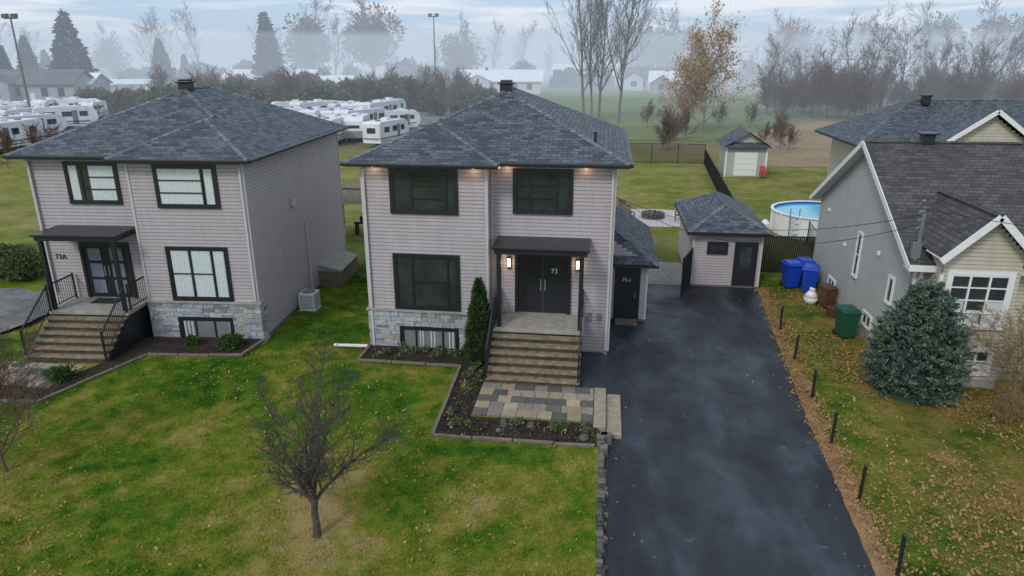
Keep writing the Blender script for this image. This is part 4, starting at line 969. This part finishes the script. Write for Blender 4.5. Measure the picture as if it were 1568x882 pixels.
for i,(k,F,s) in enumerate([(-.28,255,1.15),(-.19,260,1.2),(-.07,240,.85),(.17,270,1.0),(.21,265,.95),(.38,270,1.0),(.5,260,1.0),(.57,270,1.1),(.66,260,1.15),(.72,250,1.05),(-.55,270,.8)]):
    x,y=W(k,F); par=empty('large_tree',(x,y,0)); place('crown',bgbig[i%2],0,0,0,rot=i,s=s,par=par)
    mb=MB(); mb.tube((0,0,0),(0,0,12*s),.6,.3,n=6); mb.build('trunk',['bark_d'],par); place('limbs',far[i%4],0,0,0,rot=i,s=1.7*s,par=par)
for k,F,H,n in ((.27,94,11.0,6500),(.237,99,7.5,4500),(.36,195,13,3500)):
    x,y=W(k,F); par=empty('autumn_birch_tree',(x,y,0)); me=tree_mesh('birch_limbs',int(H*7)+3,H,.16,3,nseg=(8,5,4,3),cnt=(2.8,2.0,1.6),first=.08,ang=(25,55),ratio=(.62,.5,.5),mr=.016,mat='bark_l',up=.06)
    place('limbs',me,0,0,0,par=par)
    V=np.array([tuple(v.co) for v in me.vertices]); z=V[:,2]>.8; V=V[z]; q=np.random.RandomState(5); idx=q.randint(0,len(V),n)
    p=V[idx]+q.normal(0,.45,(n,3)); d=q.normal(0,.5,(n,3)); d[:,2]-=.8; w=q.normal(0,1,(n,3)); L=.18
    F_=np.stack([p,p+(w*.35+d*.5)*L,p+d*L*1.3,p+(-w*.35+d*.5)*L],1); np_mesh('leaves',F_,'orange',par)
# ------------------------------------------------------------------ fog banks
def fog(name,y0,y1,ztop,dens,col):
    mb=MB(); mb.box(-900,900,y0,y1,-2,ztop); m=bpy.data.materials.new(name); m.use_nodes=True; nt=m.node_tree; nt.nodes.clear()
    out=nt.nodes.new('ShaderNodeOutputMaterial'); ab=nt.nodes.new('ShaderNodeVolumeAbsorption'); ab.inputs[0].default_value=(0,0,0,1); ab.inputs[1].default_value=dens
    em=nt.nodes.new('ShaderNodeEmission'); em.inputs[0].default_value=c4(col); em.inputs[1].default_value=dens  # fog glows by itself; emission stands in for scattered daylight
    ad=nt.nodes.new('ShaderNodeAddShader'); nt.links.new(ab.outputs[0],ad.inputs[0]); nt.links.new(em.outputs[0],ad.inputs[1]); nt.links.new(ad.outputs[0],out.inputs['Volume'])
    M[name]=m; mb.build(name,[name])
fog('fog_bank',72,640,23,.0031,(.53,.62,.74))
fog('fog_bank_far',175,641,16,.0085,(.58,.67,.79))
# ------------------------------------------------------------------ world, sun, camera
w=bpy.data.worlds.new('World'); sc.world=w; w.use_nodes=True; nt=w.node_tree; bgn=nt.nodes['Background']
sky=nt.nodes.new('ShaderNodeTexSky'); sky.sky_type='NISHITA'; sky.sun_disc=False; sky.sun_elevation=R(38); sky.sun_rotation=R(205); sky.air_density=1.2; sky.dust_density=2
tc=nt.nodes.new('ShaderNodeTexCoord').outputs['Generated']
f=noise(nt,mapping(nt,tc,(2.2,2.2,22)),2.4,7,.55,.3)
cl=ramp(nt,f,[(.44,0.0),(.58,1.0)])
base=mix(nt,.75,sky.outputs[0],(4.4,6.8,9.6))
c=mix(nt,maprange(nt,cl,0,1,.08,.92),base,(9.2,9.4,9.8))
nt.links.new(c,bgn.inputs[0]); bgn.inputs[1].default_value=.105
sl=bpy.data.lights.new('sun','SUN'); sl.energy=1.5; sl.angle=R(12); sl.color=(1,.96,.90); so=bpy.data.objects.new('sun',sl); COL.objects.link(so)
so.rotation_euler=Vector((-.35,-.75,.72)).to_track_quat('Z','Y').to_euler()
cam=bpy.data.cameras.new('camera'); co=bpy.data.objects.new('camera',cam); COL.objects.link(co); co.location=(0,0,10); co.rotation_euler=(R(90-18.6),0,R(7.5))
cam.sensor_width=36; cam.lens=24.34; cam.clip_end=3000; cam.clip_start=.1; sc.camera=co
